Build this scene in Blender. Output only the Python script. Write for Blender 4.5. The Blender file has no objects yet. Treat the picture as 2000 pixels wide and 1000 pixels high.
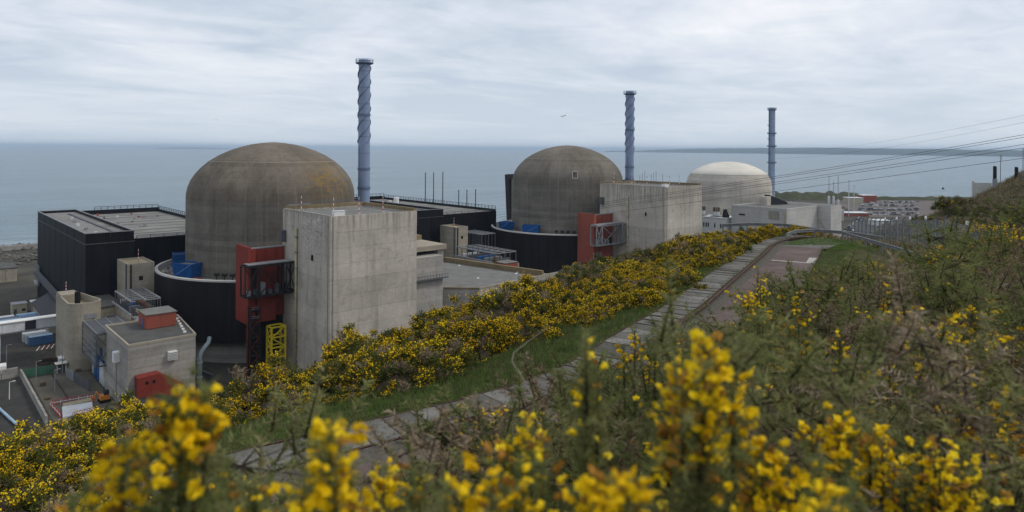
import bpy, math, random
import numpy as np
from mathutils import Vector, noise as mnoise

random.seed(7)
RNG = np.random.default_rng(7)
SC = bpy.context.scene
COL = SC.collection
R = math.radians

# ------------------------------------------------------------------ camera, sky, sun, exposure
# world axes: +x along the shore (row of units), +y out to sea, z = 0 is the plant yard.
CAM_Z = 62.0
YAW = R(48)                      # bearing of the view: forward = (cos48, sin48)
FW = (math.cos(YAW), math.sin(YAW))
RT = (math.sin(YAW), -math.cos(YAW))
cam_d = bpy.data.cameras.new('camera')
cam_d.sensor_width = 36
cam_d.lens = 24
cam_d.shift_y = -0.105           # level camera with lens shift: verticals stay upright
cam_d.clip_start = 0.05
cam_d.clip_end = 120000
cam_d.dof.use_dof = True
cam_d.dof.focus_distance = 130
cam_d.dof.aperture_fstop = 3.0
cam = bpy.data.objects.new('camera', cam_d)
COL.objects.link(cam)
cam.location = (0, 0, CAM_Z)
cam.rotation_euler = (R(90), R(-0.315), YAW - R(90))
SC.camera = cam

world = bpy.data.worlds.new('World')
SC.world = world
world.use_nodes = True
SUN_EL, SUN_AZ = R(48), R(-38)   # direction towards the sun, angle from +x
def build_world():
    nt = world.node_tree; n = nt.nodes; L = nt.links
    n.clear()
    out = n.new('ShaderNodeOutputWorld')
    sky = n.new('ShaderNodeTexSky'); sky.sky_type = 'NISHITA'; sky.sun_disc = False
    sky.sun_elevation = SUN_EL; sky.sun_rotation = R(90) - SUN_AZ
    sky.air_density = 1.0; sky.dust_density = 2.0
    bs = n.new('ShaderNodeBackground'); bs.inputs[1].default_value = 0.1
    L.new(sky.outputs[0], bs.inputs[0])
    tc = n.new('ShaderNodeTexCoord')
    sep = n.new('ShaderNodeSeparateXYZ'); L.new(tc.outputs['Generated'], sep.inputs[0])
    def math_(op, a, b=None, clamp=False):
        m = n.new('ShaderNodeMath'); m.operation = op; m.use_clamp = clamp
        for i, v in enumerate((a, b)):
            if v is None: continue
            if isinstance(v, (int, float)): m.inputs[i].default_value = v
            else: L.new(v, m.inputs[i])
        return m.outputs[0]
    zz = math_('ADD', math_('MAXIMUM', sep.outputs[2], 0.0), 0.10)
    px = math_('DIVIDE', sep.outputs[0], zz); py = math_('DIVIDE', sep.outputs[1], zz)
    cmb = n.new('ShaderNodeCombineXYZ'); L.new(px, cmb.inputs[0]); L.new(py, cmb.inputs[1])
    mp = n.new('ShaderNodeMapping'); L.new(cmb.outputs[0], mp.inputs[0])
    mp.inputs['Rotation'].default_value = (0, 0, R(28)); mp.inputs['Scale'].default_value = (0.95, 1.3, 1)
    def noise(scale, detail, dist, off):
        t = n.new('ShaderNodeTexNoise'); t.inputs['Scale'].default_value = scale
        t.inputs['Detail'].default_value = detail; t.inputs['Distortion'].default_value = dist
        t.inputs['Roughness'].default_value = 0.58
        v = n.new('ShaderNodeVectorMath'); v.operation = 'ADD'; v.inputs[1].default_value = off
        L.new(mp.outputs[0], v.inputs[0]); L.new(v.outputs[0], t.inputs['Vector'])
        return t.outputs['Fac']
    a = noise(0.42, 8, 0.6, (3.1, 7.7, 0)); b = noise(1.5, 7, 0.9, (11.2, 1.9, 0)); c = noise(0.16, 3, 0.2, (5.5, 2.2, 0))
    f = math_('ADD', math_('ADD', math_('MULTIPLY', a, 0.58), math_('MULTIPLY', b, 0.22)), math_('MULTIPLY', c, 0.34))
    ramp = n.new('ShaderNodeValToRGB')
    e = ramp.color_ramp.elements
    e[0].position = 0.475; e[0].color = (0.555, 0.635, 0.755, 1)
    e[1].position = 0.69; e[1].color = (0.99, 1.0, 1.03, 1)
    m_ = e.new(0.57); m_.color = (0.745, 0.805, 0.895, 1)
    L.new(f, ramp.inputs[0])
    # towards the horizon the cloud deck closes up into even pale blue-grey
    hz = math_('SUBTRACT', 1.0, math_('DIVIDE', math_('MAXIMUM', sep.outputs[2], 0.0), 0.14), True)
    mixc = n.new('ShaderNodeMixRGB'); mixc.inputs[2].default_value = (0.70, 0.785, 0.88, 1)
    L.new(math_('MULTIPLY', hz, 0.85), mixc.inputs[0]); L.new(ramp.outputs[0], mixc.inputs[1])
    bc = n.new('ShaderNodeBackground'); bc.inputs[1].default_value = 1.0
    L.new(mixc.outputs[0], bc.inputs[0])
    mix = n.new('ShaderNodeMixShader'); mix.inputs[0].default_value = 0.93
    L.new(bs.outputs[0], mix.inputs[1]); L.new(bc.outputs[0], mix.inputs[2])
    L.new(mix.outputs[0], out.inputs[0])
build_world()
sun_d = bpy.data.lights.new('sun', 'SUN'); sun_d.energy = 1.5; sun_d.angle = R(14); sun_d.color = (1.0, 0.93, 0.83)
sun = bpy.data.objects.new('sun', sun_d); COL.objects.link(sun)
sd = Vector((math.cos(SUN_EL) * math.cos(SUN_AZ), math.cos(SUN_EL) * math.sin(SUN_AZ), math.sin(SUN_EL)))
sun.rotation_euler = sd.to_track_quat('Z', 'Y').to_euler()
sun.location = (0, 0, 200)
SC.view_settings.view_transform = 'Standard'
SC.view_settings.look = 'None'
SC.view_settings.exposure = 0.0
SC.view_settings.gamma = 1.0
SC.cycles.use_denoising = True
SC.cycles.max_bounces = 5
SC.cycles.transparent_max_bounces = 12
SC.cycles.volume_bounces = 0

# ------------------------------------------------------------------ helpers
def C(X, Y, z=0.0):
    """camera-aligned ground coordinates (X right, Y ahead, metres) -> world"""
    return (FW[0] * Y + RT[0] * X, FW[1] * Y + RT[1] * X, z)

def at(px, py, depth):
    """point seen at photo pixel (px, py) standing `depth` metres ahead"""
    ro = R(0.315); dx, dy = px - 1000, py - 290
    x = dx * math.cos(ro) + dy * math.sin(ro); y = -dx * math.sin(ro) + dy * math.cos(ro)
    t = depth / 1333.0
    return C(x * t, depth, CAM_Z - y * t)

def pixel_of(X, Y, z):
    return (1000 + X / Y * 1333, 290 - (z - CAM_Z) / Y * 1333 + X / Y * 1333 * 0.0055)

class MB:
    def __init__(s): s.v = []; s.f = []
    def add(s, vs, fs):
        o = len(s.v); s.v.extend([tuple(p) for p in vs]); s.f.extend([tuple(i + o for i in f) for f in fs]); return s
    def box(s, x0, x1, y0, y1, z0, z1):
        return s.add([(x0,y0,z0),(x1,y0,z0),(x1,y1,z0),(x0,y1,z0),(x0,y0,z1),(x1,y0,z1),(x1,y1,z1),(x0,y1,z1)],
                     [(0,3,2,1),(4,5,6,7),(0,1,5,4),(1,2,6,5),(2,3,7,6),(3,0,4,7)])
    def prism(s, poly, z0, z1):
        n = len(poly)
        vs = [(x, y, z0) for x, y in poly] + [(x, y, z1) for x, y in poly]
        fs = [tuple(range(n))[::-1], tuple(range(n, 2 * n))] + [(i, (i + 1) % n, (i + 1) % n + n, i + n) for i in range(n)]
        return s.add(vs, fs)
    def ringwall(s, poly, t, z0, z1):
        """hollow wall: polygon outline with inner outline shrunk by t towards the centroid of its box"""
        cx = (min(p[0] for p in poly) + max(p[0] for p in poly)) / 2; cy = (min(p[1] for p in poly) + max(p[1] for p in poly)) / 2
        sx = 1 - t / max(abs(p[0] - cx) for p in poly); sy = 1 - t / max(abs(p[1] - cy) for p in poly)
        n = len(poly); inn = [(cx + (x - cx) * sx, cy + (y - cy) * sy) for x, y in poly]
        vs = [(x, y, z) for z in (z0, z1) for x, y in poly] + [(x, y, z) for z in (z0, z1) for x, y in inn]
        fs = []
        for i in range(n):
            j = (i + 1) % n
            fs += [(i, j, n + j, n + i), (2*n + j, 2*n + i, 3*n + i, 3*n + j), (n + i, n + j, 3*n + j, 3*n + i), (j, i, 2*n + i, 2*n + j)]
        return s.add(vs, fs)
    def beam(s, p, q, w, h=None):
        h = h or w
        p, q = Vector(p), Vector(q); d = (q - p)
        if d.length < 1e-6: return s
        d.normalize(); up = Vector((0, 0, 1)) if abs(d.z) < 0.95 else Vector((1, 0, 0))
        a = d.cross(up).normalized() * (w / 2); b = a.normalized().cross(d) * (h / 2)
        vs = [p - a - b, p + a - b, p + a + b, p - a + b, q - a - b, q + a - b, q + a + b, q - a + b]
        return s.add(vs, [(0,3,2,1),(4,5,6,7),(0,1,5,4),(1,2,6,5),(2,3,7,6),(3,0,4,7)])
    def tube(s, pts, r, n=8, cap=True):
        pts = [Vector(p) for p in pts]; k = len(pts); vs = []
        rr = r if isinstance(r, (list, tuple)) else [r] * k
        ref = None
        for i, p in enumerate(pts):
            d = (pts[min(i + 1, k - 1)] - pts[max(i - 1, 0)]).normalized()
            if ref is None: ref = d.orthogonal().normalized()
            a = (ref - d * ref.dot(d)).normalized(); ref = a; b = d.cross(a)
            vs += [p + (a * math.cos(2 * math.pi * j / n) + b * math.sin(2 * math.pi * j / n)) * rr[i] for j in range(n)]
        fs = [(i*n + j, i*n + (j+1) % n, (i+1)*n + (j+1) % n, (i+1)*n + j) for i in range(k - 1) for j in range(n)]
        if cap: fs += [tuple(range(n))[::-1], tuple(range((k-1)*n, k*n))]
        return s.add(vs, fs)
    def lathe(s, prof, cx, cy, n=64, a0=0.0, a1=2 * math.pi):
        full = abs(a1 - a0 - 2 * math.pi) < 1e-6; m = n if full else n + 1; k = len(prof)
        vs = [(cx + r * math.cos(a0 + (a1 - a0) * j / n), cy + r * math.sin(a0 + (a1 - a0) * j / n), z) for r, z in prof for j in range(m)]
        fs = []
        for i in range(k - 1):
            for j in range(n):
                j2 = (j + 1) % m if full else j + 1
                fs.append((i*m + j, i*m + j2, (i+1)*m + j2, (i+1)*m + j))
        return s.add(vs, fs)
    def quad(s, a, b, c, d): return s.add([a, b, c, d], [(0, 1, 2, 3)])

MESH_CACHE = {}
def world_loc(o):
    v = Vector((0, 0, 0))
    while o is not None:
        v += o.location; o = o.parent
    return v

def mesh_from(name, v, f, mat, smooth=False, off=(0, 0, 0)):
    me = bpy.data.meshes.new(name)
    off = Vector(off)
    me.from_pydata([(x - off.x, y - off.y, z - off.z) for x, y, z in v], [], f)
    if isinstance(mat, (list, tuple)):
        for m in mat: me.materials.append(m)
    elif mat: me.materials.append(mat)
    if smooth:
        me.polygons.foreach_set('use_smooth', [True] * len(me.polygons))
    me.update()
    return me

def obj(name, mb, mat, parent=None, smooth=False, bevel=0.0):
    if parent is None:
        xs = [p[0] for p in mb.v]; ys = [p[1] for p in mb.v]; zs = [p[2] for p in mb.v]
        off = Vector(((min(xs) + max(xs)) / 2, (min(ys) + max(ys)) / 2, min(zs)))
    else:
        off = world_loc(parent)
    me = mesh_from(name, mb.v, mb.f, mat, smooth, off)
    o = bpy.data.objects.new(name, me); COL.objects.link(o)
    if parent is None: o.location = off
    else: o.parent = parent
    if bevel:
        b = o.modifiers.new('bevel', 'BEVEL'); b.width = bevel; b.segments = 1
    return o

def tag(o, label, cat=None, group=None, kind=None):
    if label: o['label'] = label
    if cat: o['category'] = cat
    if group: o['group'] = group
    if kind: o['kind'] = kind
    return o

def thing(name, label, cat, loc=(0, 0, 0), group=None, rotz=0.0):
    o = bpy.data.objects.new(name, None); COL.objects.link(o)
    o.location = loc; o.rotation_euler = (0, 0, rotz); o.empty_display_size = 0.3
    return tag(o, label, cat, group)

def struct(name, mb, mat, smooth=False):
    o = obj(name, mb, mat, None, smooth); o['kind'] = 'structure'; return o

# ------------------------------------------------------------------ materials
MATS = {}
def newmat(name):
    m = bpy.data.materials.new(name); m.use_nodes = True
    nt = m.node_tree; b = nt.nodes['Principled BSDF']
    b.inputs['Specular IOR Level'].default_value = 0.1
    return m, nt, b

class NB:
    """small node-building helper"""
    def __init__(s, nt): s.nt = nt; s.n = nt.nodes; s.L = nt.links; s._pos = None
    def put(s, sock, v):
        if isinstance(v, (int, float)): sock.default_value = v
        elif isinstance(v, (tuple, list)):
            sock.default_value = v if len(v) == len(sock.default_value) else tuple(v) + (1,)
        else: s.L.new(v, sock)
    def pos(s):
        if s._pos is None: s._pos = s.n.new('ShaderNodeNewGeometry').outputs['Position']
        return s._pos
    def objpos(s): return s.n.new('ShaderNodeTexCoord').outputs['Object']
    def mapping(s, v, scale=(1, 1, 1), rot=(0, 0, 0), loc=(0, 0, 0)):
        m = s.n.new('ShaderNodeMapping'); s.L.new(v, m.inputs[0])
        m.inputs['Scale'].default_value = scale; m.inputs['Rotation'].default_value = rot; m.inputs['Location'].default_value = loc
        return m.outputs[0]
    def noise(s, v, scale, detail=4, rough=0.55, dist=0.0):
        t = s.n.new('ShaderNodeTexNoise'); s.L.new(v, t.inputs['Vector'])
        t.inputs['Scale'].default_value = scale; t.inputs['Detail'].default_value = detail
        t.inputs['Roughness'].default_value = rough; t.inputs['Distortion'].default_value = dist
        return t.outputs['Fac']
    def ramp(s, f, stops):
        r = s.n.new('ShaderNodeValToRGB'); e = r.color_ramp.elements
        while len(e) < len(stops): e.new(0.5)
        for k, (p, c) in enumerate(stops):
            e[k].position = p; e[k].color = tuple(c) + (1,) if len(c) == 3 else c
        s.L.new(f, r.inputs[0]); return r.outputs[0]
    def val(s, f, lo, hi, a=0.0, b=1.0):
        m = s.n.new('ShaderNodeMapRange'); s.put(m.inputs[0], f)
        m.inputs[1].default_value = a; m.inputs[2].default_value = b; m.inputs[3].default_value = lo; m.inputs[4].default_value = hi
        return m.outputs[0]
    def math(s, op, a, b=0.0):
        m = s.n.new('ShaderNodeMath'); m.operation = op; s.put(m.inputs[0], a); s.put(m.inputs[1], b); return m.outputs[0]
    def mul(s, col, fac):
        m = s.n.new('ShaderNodeVectorMath'); m.operation = 'SCALE'; s.put(m.inputs[0], col) if not isinstance(col, (tuple, list)) else setattr(m.inputs[0], 'default_value', tuple(col)[:3])
        s.put(m.inputs['Scale'], fac); return m.outputs[0]
    def mix(s, fac, a, b):
        m = s.n.new('ShaderNodeMixRGB'); s.put(m.inputs[0], fac); s.put(m.inputs[1], a); s.put(m.inputs[2], b); return m.outputs[0]
    def rnd(s): return s.n.new('ShaderNodeObjectInfo').outputs['Random']
    def bump(s, h, strength, dist):
        b = s.n.new('ShaderNodeBump'); s.L.new(h, b.inputs['Height']); b.inputs['Strength'].default_value = strength; b.inputs['Distance'].default_value = dist
        return b.outputs[0]

def plain(name, col, rough=0.6, metal=0.0, var=0.18, scale=0.6):
    if name in MATS: return MATS[name]
    m, nt, b = newmat(name); h = NB(nt)
    f = h.noise(h.pos(), scale, 5, 0.6)
    nt.links.new(h.mul(col, h.val(f, 1 - var, 1 + var, 0.25, 0.75)), b.inputs['Base Color'])
    b.inputs['Roughness'].default_value = rough; b.inputs['Metallic'].default_value = metal
    b.inputs['Specular IOR Level'].default_value = 0.12 if rough > .55 else 0.35
    MATS[name] = m; return m

def concrete(name, col, var=0.28, rnd=0.0, streak=0.35, lift=0.0, lift_h=2.0, lichen=None, rough=0.9, panel=False, stain=(0.10, 0.09, 0.08), stain_amt=0.35, drips=0.0, lime=None, form=None):
    if name in MATS: return MATS[name]
    m, nt, b = newmat(name); h = NB(nt); p = h.pos()
    big = h.noise(p, 0.09, 5, 0.6, 0.4)
    fine = h.noise(p, 1.3, 6, 0.65)
    c = h.mul(col, h.val(big, 1 - var, 1 + var, 0.3, 0.7))
    c = h.mul(c, h.val(fine, 0.86, 1.12, 0.25, 0.75))
    st = h.noise(h.mapping(p, (0.55, 0.55, 0.035)), 1.0, 5, 0.62)         # rain streaks
    c = h.mix(h.math('MULTIPLY', h.val(st, 0.0, 1.0, 0.52, 0.75), streak), c, tuple(x * 0.45 for x in col))
    bl = h.noise(h.mapping(p, (0.25, 0.25, 0.4), loc=(31, 7, 3)), 1.0, 6, 0.7, 0.6)
    c = h.mix(h.math('MULTIPLY', h.val(bl, 0.0, 1.0, 0.56, 0.72), stain_amt), c, stain)
    if lift > 0:      # casting lifts: every pour dried to its own tone
        sep = h.n.new('ShaderNodeSeparateXYZ'); h.L.new(p, sep.inputs[0])
        k = h.math('FLOOR', h.math('DIVIDE', sep.outputs[2], lift_h))
        wn = h.n.new('ShaderNodeTexWhiteNoise'); wn.noise_dimensions = '1D'; h.L.new(k, wn.inputs['W'])
        c = h.mul(c, h.val(wn.outputs['Value'], 1 - lift, 1 + lift))
        fr = h.math('FRACT', h.math('DIVIDE', sep.outputs[2], lift_h))
        jn = h.math('LESS_THAN', fr, 0.045)
        c = h.mul(c, h.math('SUBTRACT', 1.0, h.math('MULTIPLY', jn, 0.22)))
    if rnd > 0.1:     # run-off stains below the parapet
        sz = h.n.new('ShaderNodeSeparateXYZ'); h.L.new(p, sz.inputs[0]); ro = h.noise(h.mapping(p, (1.0, 1.0, 0.045), loc=(7, 2, 6)), 1.0, 5, 0.65)
        c = h.mix(h.math('MULTIPLY', h.math('MULTIPLY', h.val(ro, 0, 1, 0.46, 0.60), h.val(sz.outputs[2], 0, 1, 36.5, 45)), .65), c, (0.15, 0.122, 0.092))
    if drips > 0:     # black run-off marks in broken vertical trails
        dn = h.noise(h.mapping(p, (1.1, 1.1, 0.10), loc=(5, 9, 2)), 1.0, 5, 0.6, 0.3); dm = h.noise(h.mapping(p, (0.10, 0.10, 0.16), loc=(2, 3, 8)), 1.0, 3, 0.6)
        c = h.mix(h.math('MULTIPLY', h.math('MULTIPLY', h.val(dn, 0, 1, 0.60, 0.68), h.val(dm, 0, 1, 0.50, 0.62)), drips), c, (0.09, 0.083, 0.075))
    if form:          # pale vertical formwork joints, broken by weather
        sp = h.n.new('ShaderNodeSeparateXYZ'); h.L.new(p, sp.inputs[0])
        an = h.math('ARCTAN2', h.math('SUBTRACT', sp.outputs[1], form[1]), h.math('SUBTRACT', sp.outputs[0], form[0]))
        fr_ = h.math('FRACT', h.math('MULTIPLY', an, form[2] / 6.2832)); ln = h.math('LESS_THAN', fr_, .07)
        bk = h.noise(h.mapping(p, (.2, .2, .12), loc=(9, 1, 4)), 1.0, 4, .6)
        c = h.mix(h.math('MULTIPLY', h.math('MULTIPLY', ln, h.val(bk, 0, 1, .42, .62)), form[3]), c, (0.30, 0.28, 0.24))
        c = h.mix(h.math('MULTIPLY', h.val(h.noise(h.mapping(p, (.8, .8, .03), loc=(3, 8, 5)), 1.0, 6, .65), 0, 1, .55, .72), .35), c, (0.26, 0.235, 0.19))
    if lime:          # white lime bleeding from cracks
        v = h.n.new('ShaderNodeVectorMath'); v.operation = 'DISTANCE'; h.L.new(p, v.inputs[0]); v.inputs[1].default_value = lime[:3]
        rn = h.noise(h.mapping(p, (0.3, 0.3, 0.55)), 1.0, 5, 0.6, 0.4); rd_ = h.math('ABSOLUTE', h.math('SUBTRACT', rn, 0.5))
        c = h.mix(h.math('MULTIPLY', h.val(rd_, 0.9, 0.0, 0.004, 0.022), h.val(v.outputs['Value'], 1, 0, lime[3] * .55, lime[3])), c, (0.62, 0.60, 0.56))
    if rnd > 0: c = h.mul(c, h.val(h.rnd(), 1 - rnd, 1 + rnd))
    if lichen:
        cx, cy, cz, r, amt = lichen
        v = h.n.new('ShaderNodeVectorMath'); v.operation = 'DISTANCE'; h.L.new(p, v.inputs[0]); v.inputs[1].default_value = (cx, cy, cz)
        msk = h.val(v.outputs['Value'], 1.0, 0.0, r * 0.35, r)
        nn = h.noise(h.mapping(p, (0.5, 0.5, 1.4)), 0.8, 7, 0.7, 0.5)
        c = h.mix(h.math('MULTIPLY', h.math('MULTIPLY', msk, h.val(nn, 0, 1, 0.47, 0.6)), amt), c, (0.23, 0.14, 0.035))
    nt.links.new(c, b.inputs['Base Color'])
    nt.links.new(h.bump(fine, 0.25, 0.05), b.inputs['Normal'])
    b.inputs['Roughness'].default_value = rough; b.inputs['Specular IOR Level'].default_value = 0.1
    MATS[name] = m; return m

def cladding(name, col, rib=0.6):
    if name in MATS: return MATS[name]
    m, nt, b = newmat(name); h = NB(nt); p = h.pos()
    big = h.noise(p, 0.12, 4); st = h.noise(h.mapping(p, (0.9, 0.9, 0.03)), 1.0, 4)
    c = h.mul(col, h.val(big, 0.75, 1.3, 0.3, 0.7)); c = h.mul(c, h.val(st, 0.75, 1.35, 0.35, 0.7))
    nt.links.new(c, b.inputs['Base Color']); b.inputs['Roughness'].default_value = 0.55
    b.inputs['Specular IOR Level'].default_value = 0.08
    MATS[name] = m; return m

def rusty(name, col):
    if name in MATS: return MATS[name]
    m, nt, b = newmat(name); h = NB(nt); p = h.pos()
    f = h.noise(p, 2.2, 6, 0.7)
    nt.links.new(h.ramp(f, [(0.3, tuple(x * 0.55 for x in col)), (0.55, col), (0.8, tuple(min(1, x * 1.5) for x in col))]), b.inputs['Base Color'])
    b.inputs['Roughness'].default_value = 0.85
    MATS[name] = m; return m

M_CONC = concrete('fuel_concrete', (0.45, 0.412, 0.36), var=0.2, rnd=0.13, streak=0.55, stain_amt=0.55, stain=(0.22, 0.19, 0.155), drips=0.7, lime=(81, 168, 40.5, 9))
M_CONC2 = concrete('annex_concrete', (0.37, 0.35, 0.32), var=0.18, rnd=0.07, streak=0.4, lift=0.07, lift_h=1.4)
M_CONC_AUX = concrete('aux_concrete', (0.31, 0.295, 0.27), var=0.2, streak=0.3, lift=0.16, lift_h=1.15, stain_amt=0.3)
M_CONC_TAN = concrete('tan_concrete', (0.33, 0.295, 0.235), var=0.18, streak=0.35, lift=0.06, lift_h=1.5, stain_amt=0.3)
M_EPR = concrete('pale_concrete', (0.44, 0.405, 0.35), var=0.15, rnd=0.0, streak=0.45, lift=0.10, lift_h=2.4, stain_amt=0.3, stain=(0.2, 0.18, 0.15))
M_EPRB = concrete('pale_block_concrete', (0.46, 0.445, 0.42), var=0.12, streak=0.3, lift=0.04, lift_h=2.4, stain_amt=0.25, stain=(0.25, 0.23, 0.2))
M_EPRCAP = concrete('cream_concrete', (0.62, 0.585, 0.52), var=0.08, streak=0.1, lift=0.05, lift_h=1.6, stain_amt=0.15, stain=(0.4, 0.37, 0.32))
M_PALE = concrete('rim_concrete', (0.50, 0.49, 0.46), var=0.1, streak=0.1, stain_amt=0.15)
M_BROWNTOP = concrete('lichen_parapet', (0.22, 0.17, 0.10), var=0.2, streak=0.2)
M_ROOFG = plain('grey_roof_felt', (0.16, 0.16, 0.15), 0.9, var=0.25, scale=0.25)
M_ROOFD = plain('dark_roof_felt', (0.085, 0.085, 0.08), 0.9, var=0.25, scale=0.3)
M_HALLROOF = concrete('hall_roof', (0.19, 0.185, 0.175), var=0.25, streak=0.0, stain_amt=0.5, stain=(0.30, 0.31, 0.31))
M_BLACK = cladding('black_cladding', (0.0085, 0.0088, 0.0115))
M_BLACK_RING = cladding('charcoal_cladding', (0.0145, 0.0125, 0.0150))
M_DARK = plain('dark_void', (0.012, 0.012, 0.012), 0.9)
M_BLKSTEEL = plain('black_steel', (0.022, 0.022, 0.024), 0.6)
M_GREYSTEEL = plain('galvanised_steel', (0.25, 0.26, 0.27), 0.55, 0.2)
M_RAIL = plain('dull_zinc', (0.17, 0.175, 0.18), 0.65, 0.1, var=.25, scale=1.5)
M_MIDSTEEL = plain('weathered_steel', (0.105, 0.11, 0.12), 0.6, 0.2)
def paint(name, col, streak=.5, stain=None): return concrete(name, col, var=.2, streak=streak, stain_amt=.45, stain=stain or tuple(x * .5 + .01 for x in col), rough=.65)
M_RED = paint('red_paint', (0.21, 0.038, 0.029))
M_REDB = paint('brick_red_paint', (0.27, 0.075, 0.052))
M_REDD = plain('dark_red_steel', (0.14, 0.025, 0.020), 0.7, var=0.3)
M_YEL = paint('yellow_paint', (0.60, 0.46, 0.02), .4, (0.25, 0.16, 0.02))
M_YELPIPE = plain('cream_pipe', (0.40, 0.36, 0.22), 0.6, var=0.2)
M_BLUE = paint('blue_tank_paint', (0.014, 0.085, 0.27))
M_BLUED = plain('blue_door_paint', (0.015, 0.09, 0.30), 0.5, var=0.15)
M_STACK = plain('blue_grey_paint', (0.205, 0.265, 0.395), 0.55, var=0.08, scale=0.2)
M_STACKD = plain('blue_grey_band', (0.125, 0.165, 0.25), 0.6, var=0.1, scale=0.2)
M_STACKE = plain('pale_blue_paint', (0.235, 0.305, 0.43), 0.55, var=0.08, scale=0.2)
M_WHITE = paint('white_sheet', (0.56, 0.58, 0.60), .35, (0.36, 0.36, 0.35))
M_WHITEP = plain('white_paint', (0.72, 0.72, 0.70), 0.55, var=0.06)
M_GREEN = plain('green_sheet', (0.05, 0.13, 0.09), 0.6)
M_GREENL = plain('green_louvre', (0.12, 0.25, 0.19), 0.6)
M_RUST = rusty('rust', (0.075, 0.046, 0.037))
M_GLASS = plain('dark_glass', (0.03, 0.035, 0.045), 0.15)
M_ORANGE = plain('orange_vest', (0.75, 0.13, 0.02), 0.7)
M_RW = plain('mast_red', (0.5, 0.06, 0.04), 0.6)
M_CONTBLUE = plain('container_blue', (0.06, 0.15, 0.30), 0.6)
M_CONTPALE = plain('container_pale_blue', (0.30, 0.42, 0.52), 0.6)
M_CONTBEIGE = plain('container_beige', (0.40, 0.36, 0.27), 0.6)
M_CONTGREY = plain('container_grey', (0.30, 0.31, 0.32), 0.6)
M_SKIN = plain('skin', (0.5, 0.3, 0.22), 0.6)

def dome_material(name, lichen, tone, form):
    m = concrete(name, tone, var=0.30, streak=0.45, lift=0.13, lift_h=1.7, lichen=lichen, stain_amt=0.4, stain=(0.075, 0.062, 0.05), form=form, drips=.5)
    return m

# ------------------------------------------------------------------ sea, ground
def build_sea():
    m, nt, b = newmat('sea_water'); h = NB(nt); p = h.pos()
    w1 = h.noise(h.mapping(p, (0.05, 0.11, 0.05), (0, 0, R(-35))), 1.0, 7, 0.62, 0.3)
    w2 = h.noise(h.mapping(p, (0.0011, 0.004, 0.004), (0, 0, R(-40))), 1.0, 5, 0.6, 0.3)
    c = h.ramp(w2, [(0.25, (0.078, 0.132, 0.168)), (0.5, (0.102, 0.162, 0.20)), (0.75, (0.138, 0.20, 0.238))])
    w3 = h.noise(h.mapping(p, (0.012, 0.05, 0.05), (0, 0, R(-42))), 1.0, 6, 0.68, 0.4); c = h.mul(c, h.val(w3, 0.72, 1.3, 0.3, 0.7))
    fv = h.n.new('ShaderNodeVectorMath'); fv.operation = 'DISTANCE'; h.L.new(p, fv.inputs[0]); fv.inputs[1].default_value = (20, 610, -8)
    fo_ = h.noise(h.mapping(p, (0.02, 0.09, 0.05), (0, 0, R(-42))), 1.0, 7, 0.7, 0.6)
    c = h.mix(h.math('MULTIPLY', h.val(fv.outputs['Value'], 1, 0, 30, 110), h.val(fo_, 0, .55, .52, .66)), c, (0.6, 0.66, 0.68))
    nt.links.new(c, b.inputs['Base Color'])
    b.inputs['Roughness'].default_value = 0.30; b.inputs['IOR'].default_value = 1.333; b.inputs['Specular IOR Level'].default_value = 0.5
    bn = h.n.new('ShaderNodeBump'); h.L.new(w1, bn.inputs['Height']); bn.inputs['Strength'].default_value = 1.0; bn.inputs['Distance'].default_value = 3.2
    nt.links.new(bn.outputs[0], b.inputs['Normal'])
    mb = MB(); S = 60000
    o = mb.quad((-S, -S, -8), (S, -S, -8), (S, S, -8), (-S, S, -8))
    struct('sea', mb, m)
build_sea()

COAST = [(-1200, 470), (-200, 500), (10, 512), (60, 520), (150, 470), (300, 440), (450, 420), (620, 410), (760, 402), (850, 395), (920, 330), (1000, 292), (1080, 250), (1200, 60), (1300, -1200)]
def build_ground():
    m, nt, b = newmat('yard_ground'); h = NB(nt); p = h.pos()
    f = h.noise(p, 0.05, 6, 0.65, 0.5); g = h.noise(p, 0.8, 5, 0.6)
    c = h.ramp(f, [(0.30, (0.040, 0.038, 0.034)), (0.48, (0.060, 0.056, 0.048)), (0.6, (0.085, 0.078, 0.062)), (0.75, (0.045, 0.050, 0.028))])
    c = h.mul(c, h.val(g, 0.8, 1.2, 0.3, 0.7))
    nt.links.new(c, b.inputs['Base Color']); b.inputs['Roughness'].default_value = 0.95
    poly = COAST + [(-1200, -1200)]
    mb = MB(); n = len(poly)
    mb.add([(x, y, 0) for x, y in poly] + [(x * 1.0, y + 14, -9) for x, y in poly], [tuple(range(n))[::-1]] + [(i, i + 1, n + i + 1, n + i) for i in range(len(COAST) - 1)])
    struct('ground', mb, m)
build_ground()

# ------------------------------------------------------------------ hillside terrain (camera-aligned plan)
PATH = [(-46, -14), (-26, 3), (-16, 10.3), (-7.2, 16.9), (-3.3, 19.6), (-0.6, 21.5), (2.2, 24.2), (5.7, 29.9), (8.6, 34.6), (12.6, 42.0), (18.1, 52.1), (21.5, 58.4), (24.9, 62.2), (30, 65.5), (36, 70), (44, 82), (50, 105), (54, 140)]
def smooth_path(pts, step=0.4):
    P = [np.array(p, float) for p in pts]; out = []
    for i in range(len(P) - 1):
        p0 = P[max(i - 1, 0)]; p1 = P[i]; p2 = P[i + 1]; p3 = P[min(i + 2, len(P) - 1)]
        n = max(2, int(np.linalg.norm(p2 - p1) / step))
        for k in range(n):
            t = k / n
            out.append(0.5 * ((2 * p1) + (-p0 + p2) * t + (2*p0 - 5*p1 + 4*p2 - p3) * t*t + (-p0 + 3*p1 - 3*p2 + p3) * t**3))
    out.append(P[-1]); return np.array(out)
PTS = smooth_path(PATH)
SEG = np.diff(PTS, axis=0); SLEN = np.linalg.norm(SEG, axis=1); SCUM = np.concatenate([[0], np.cumsum(SLEN)])
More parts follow.
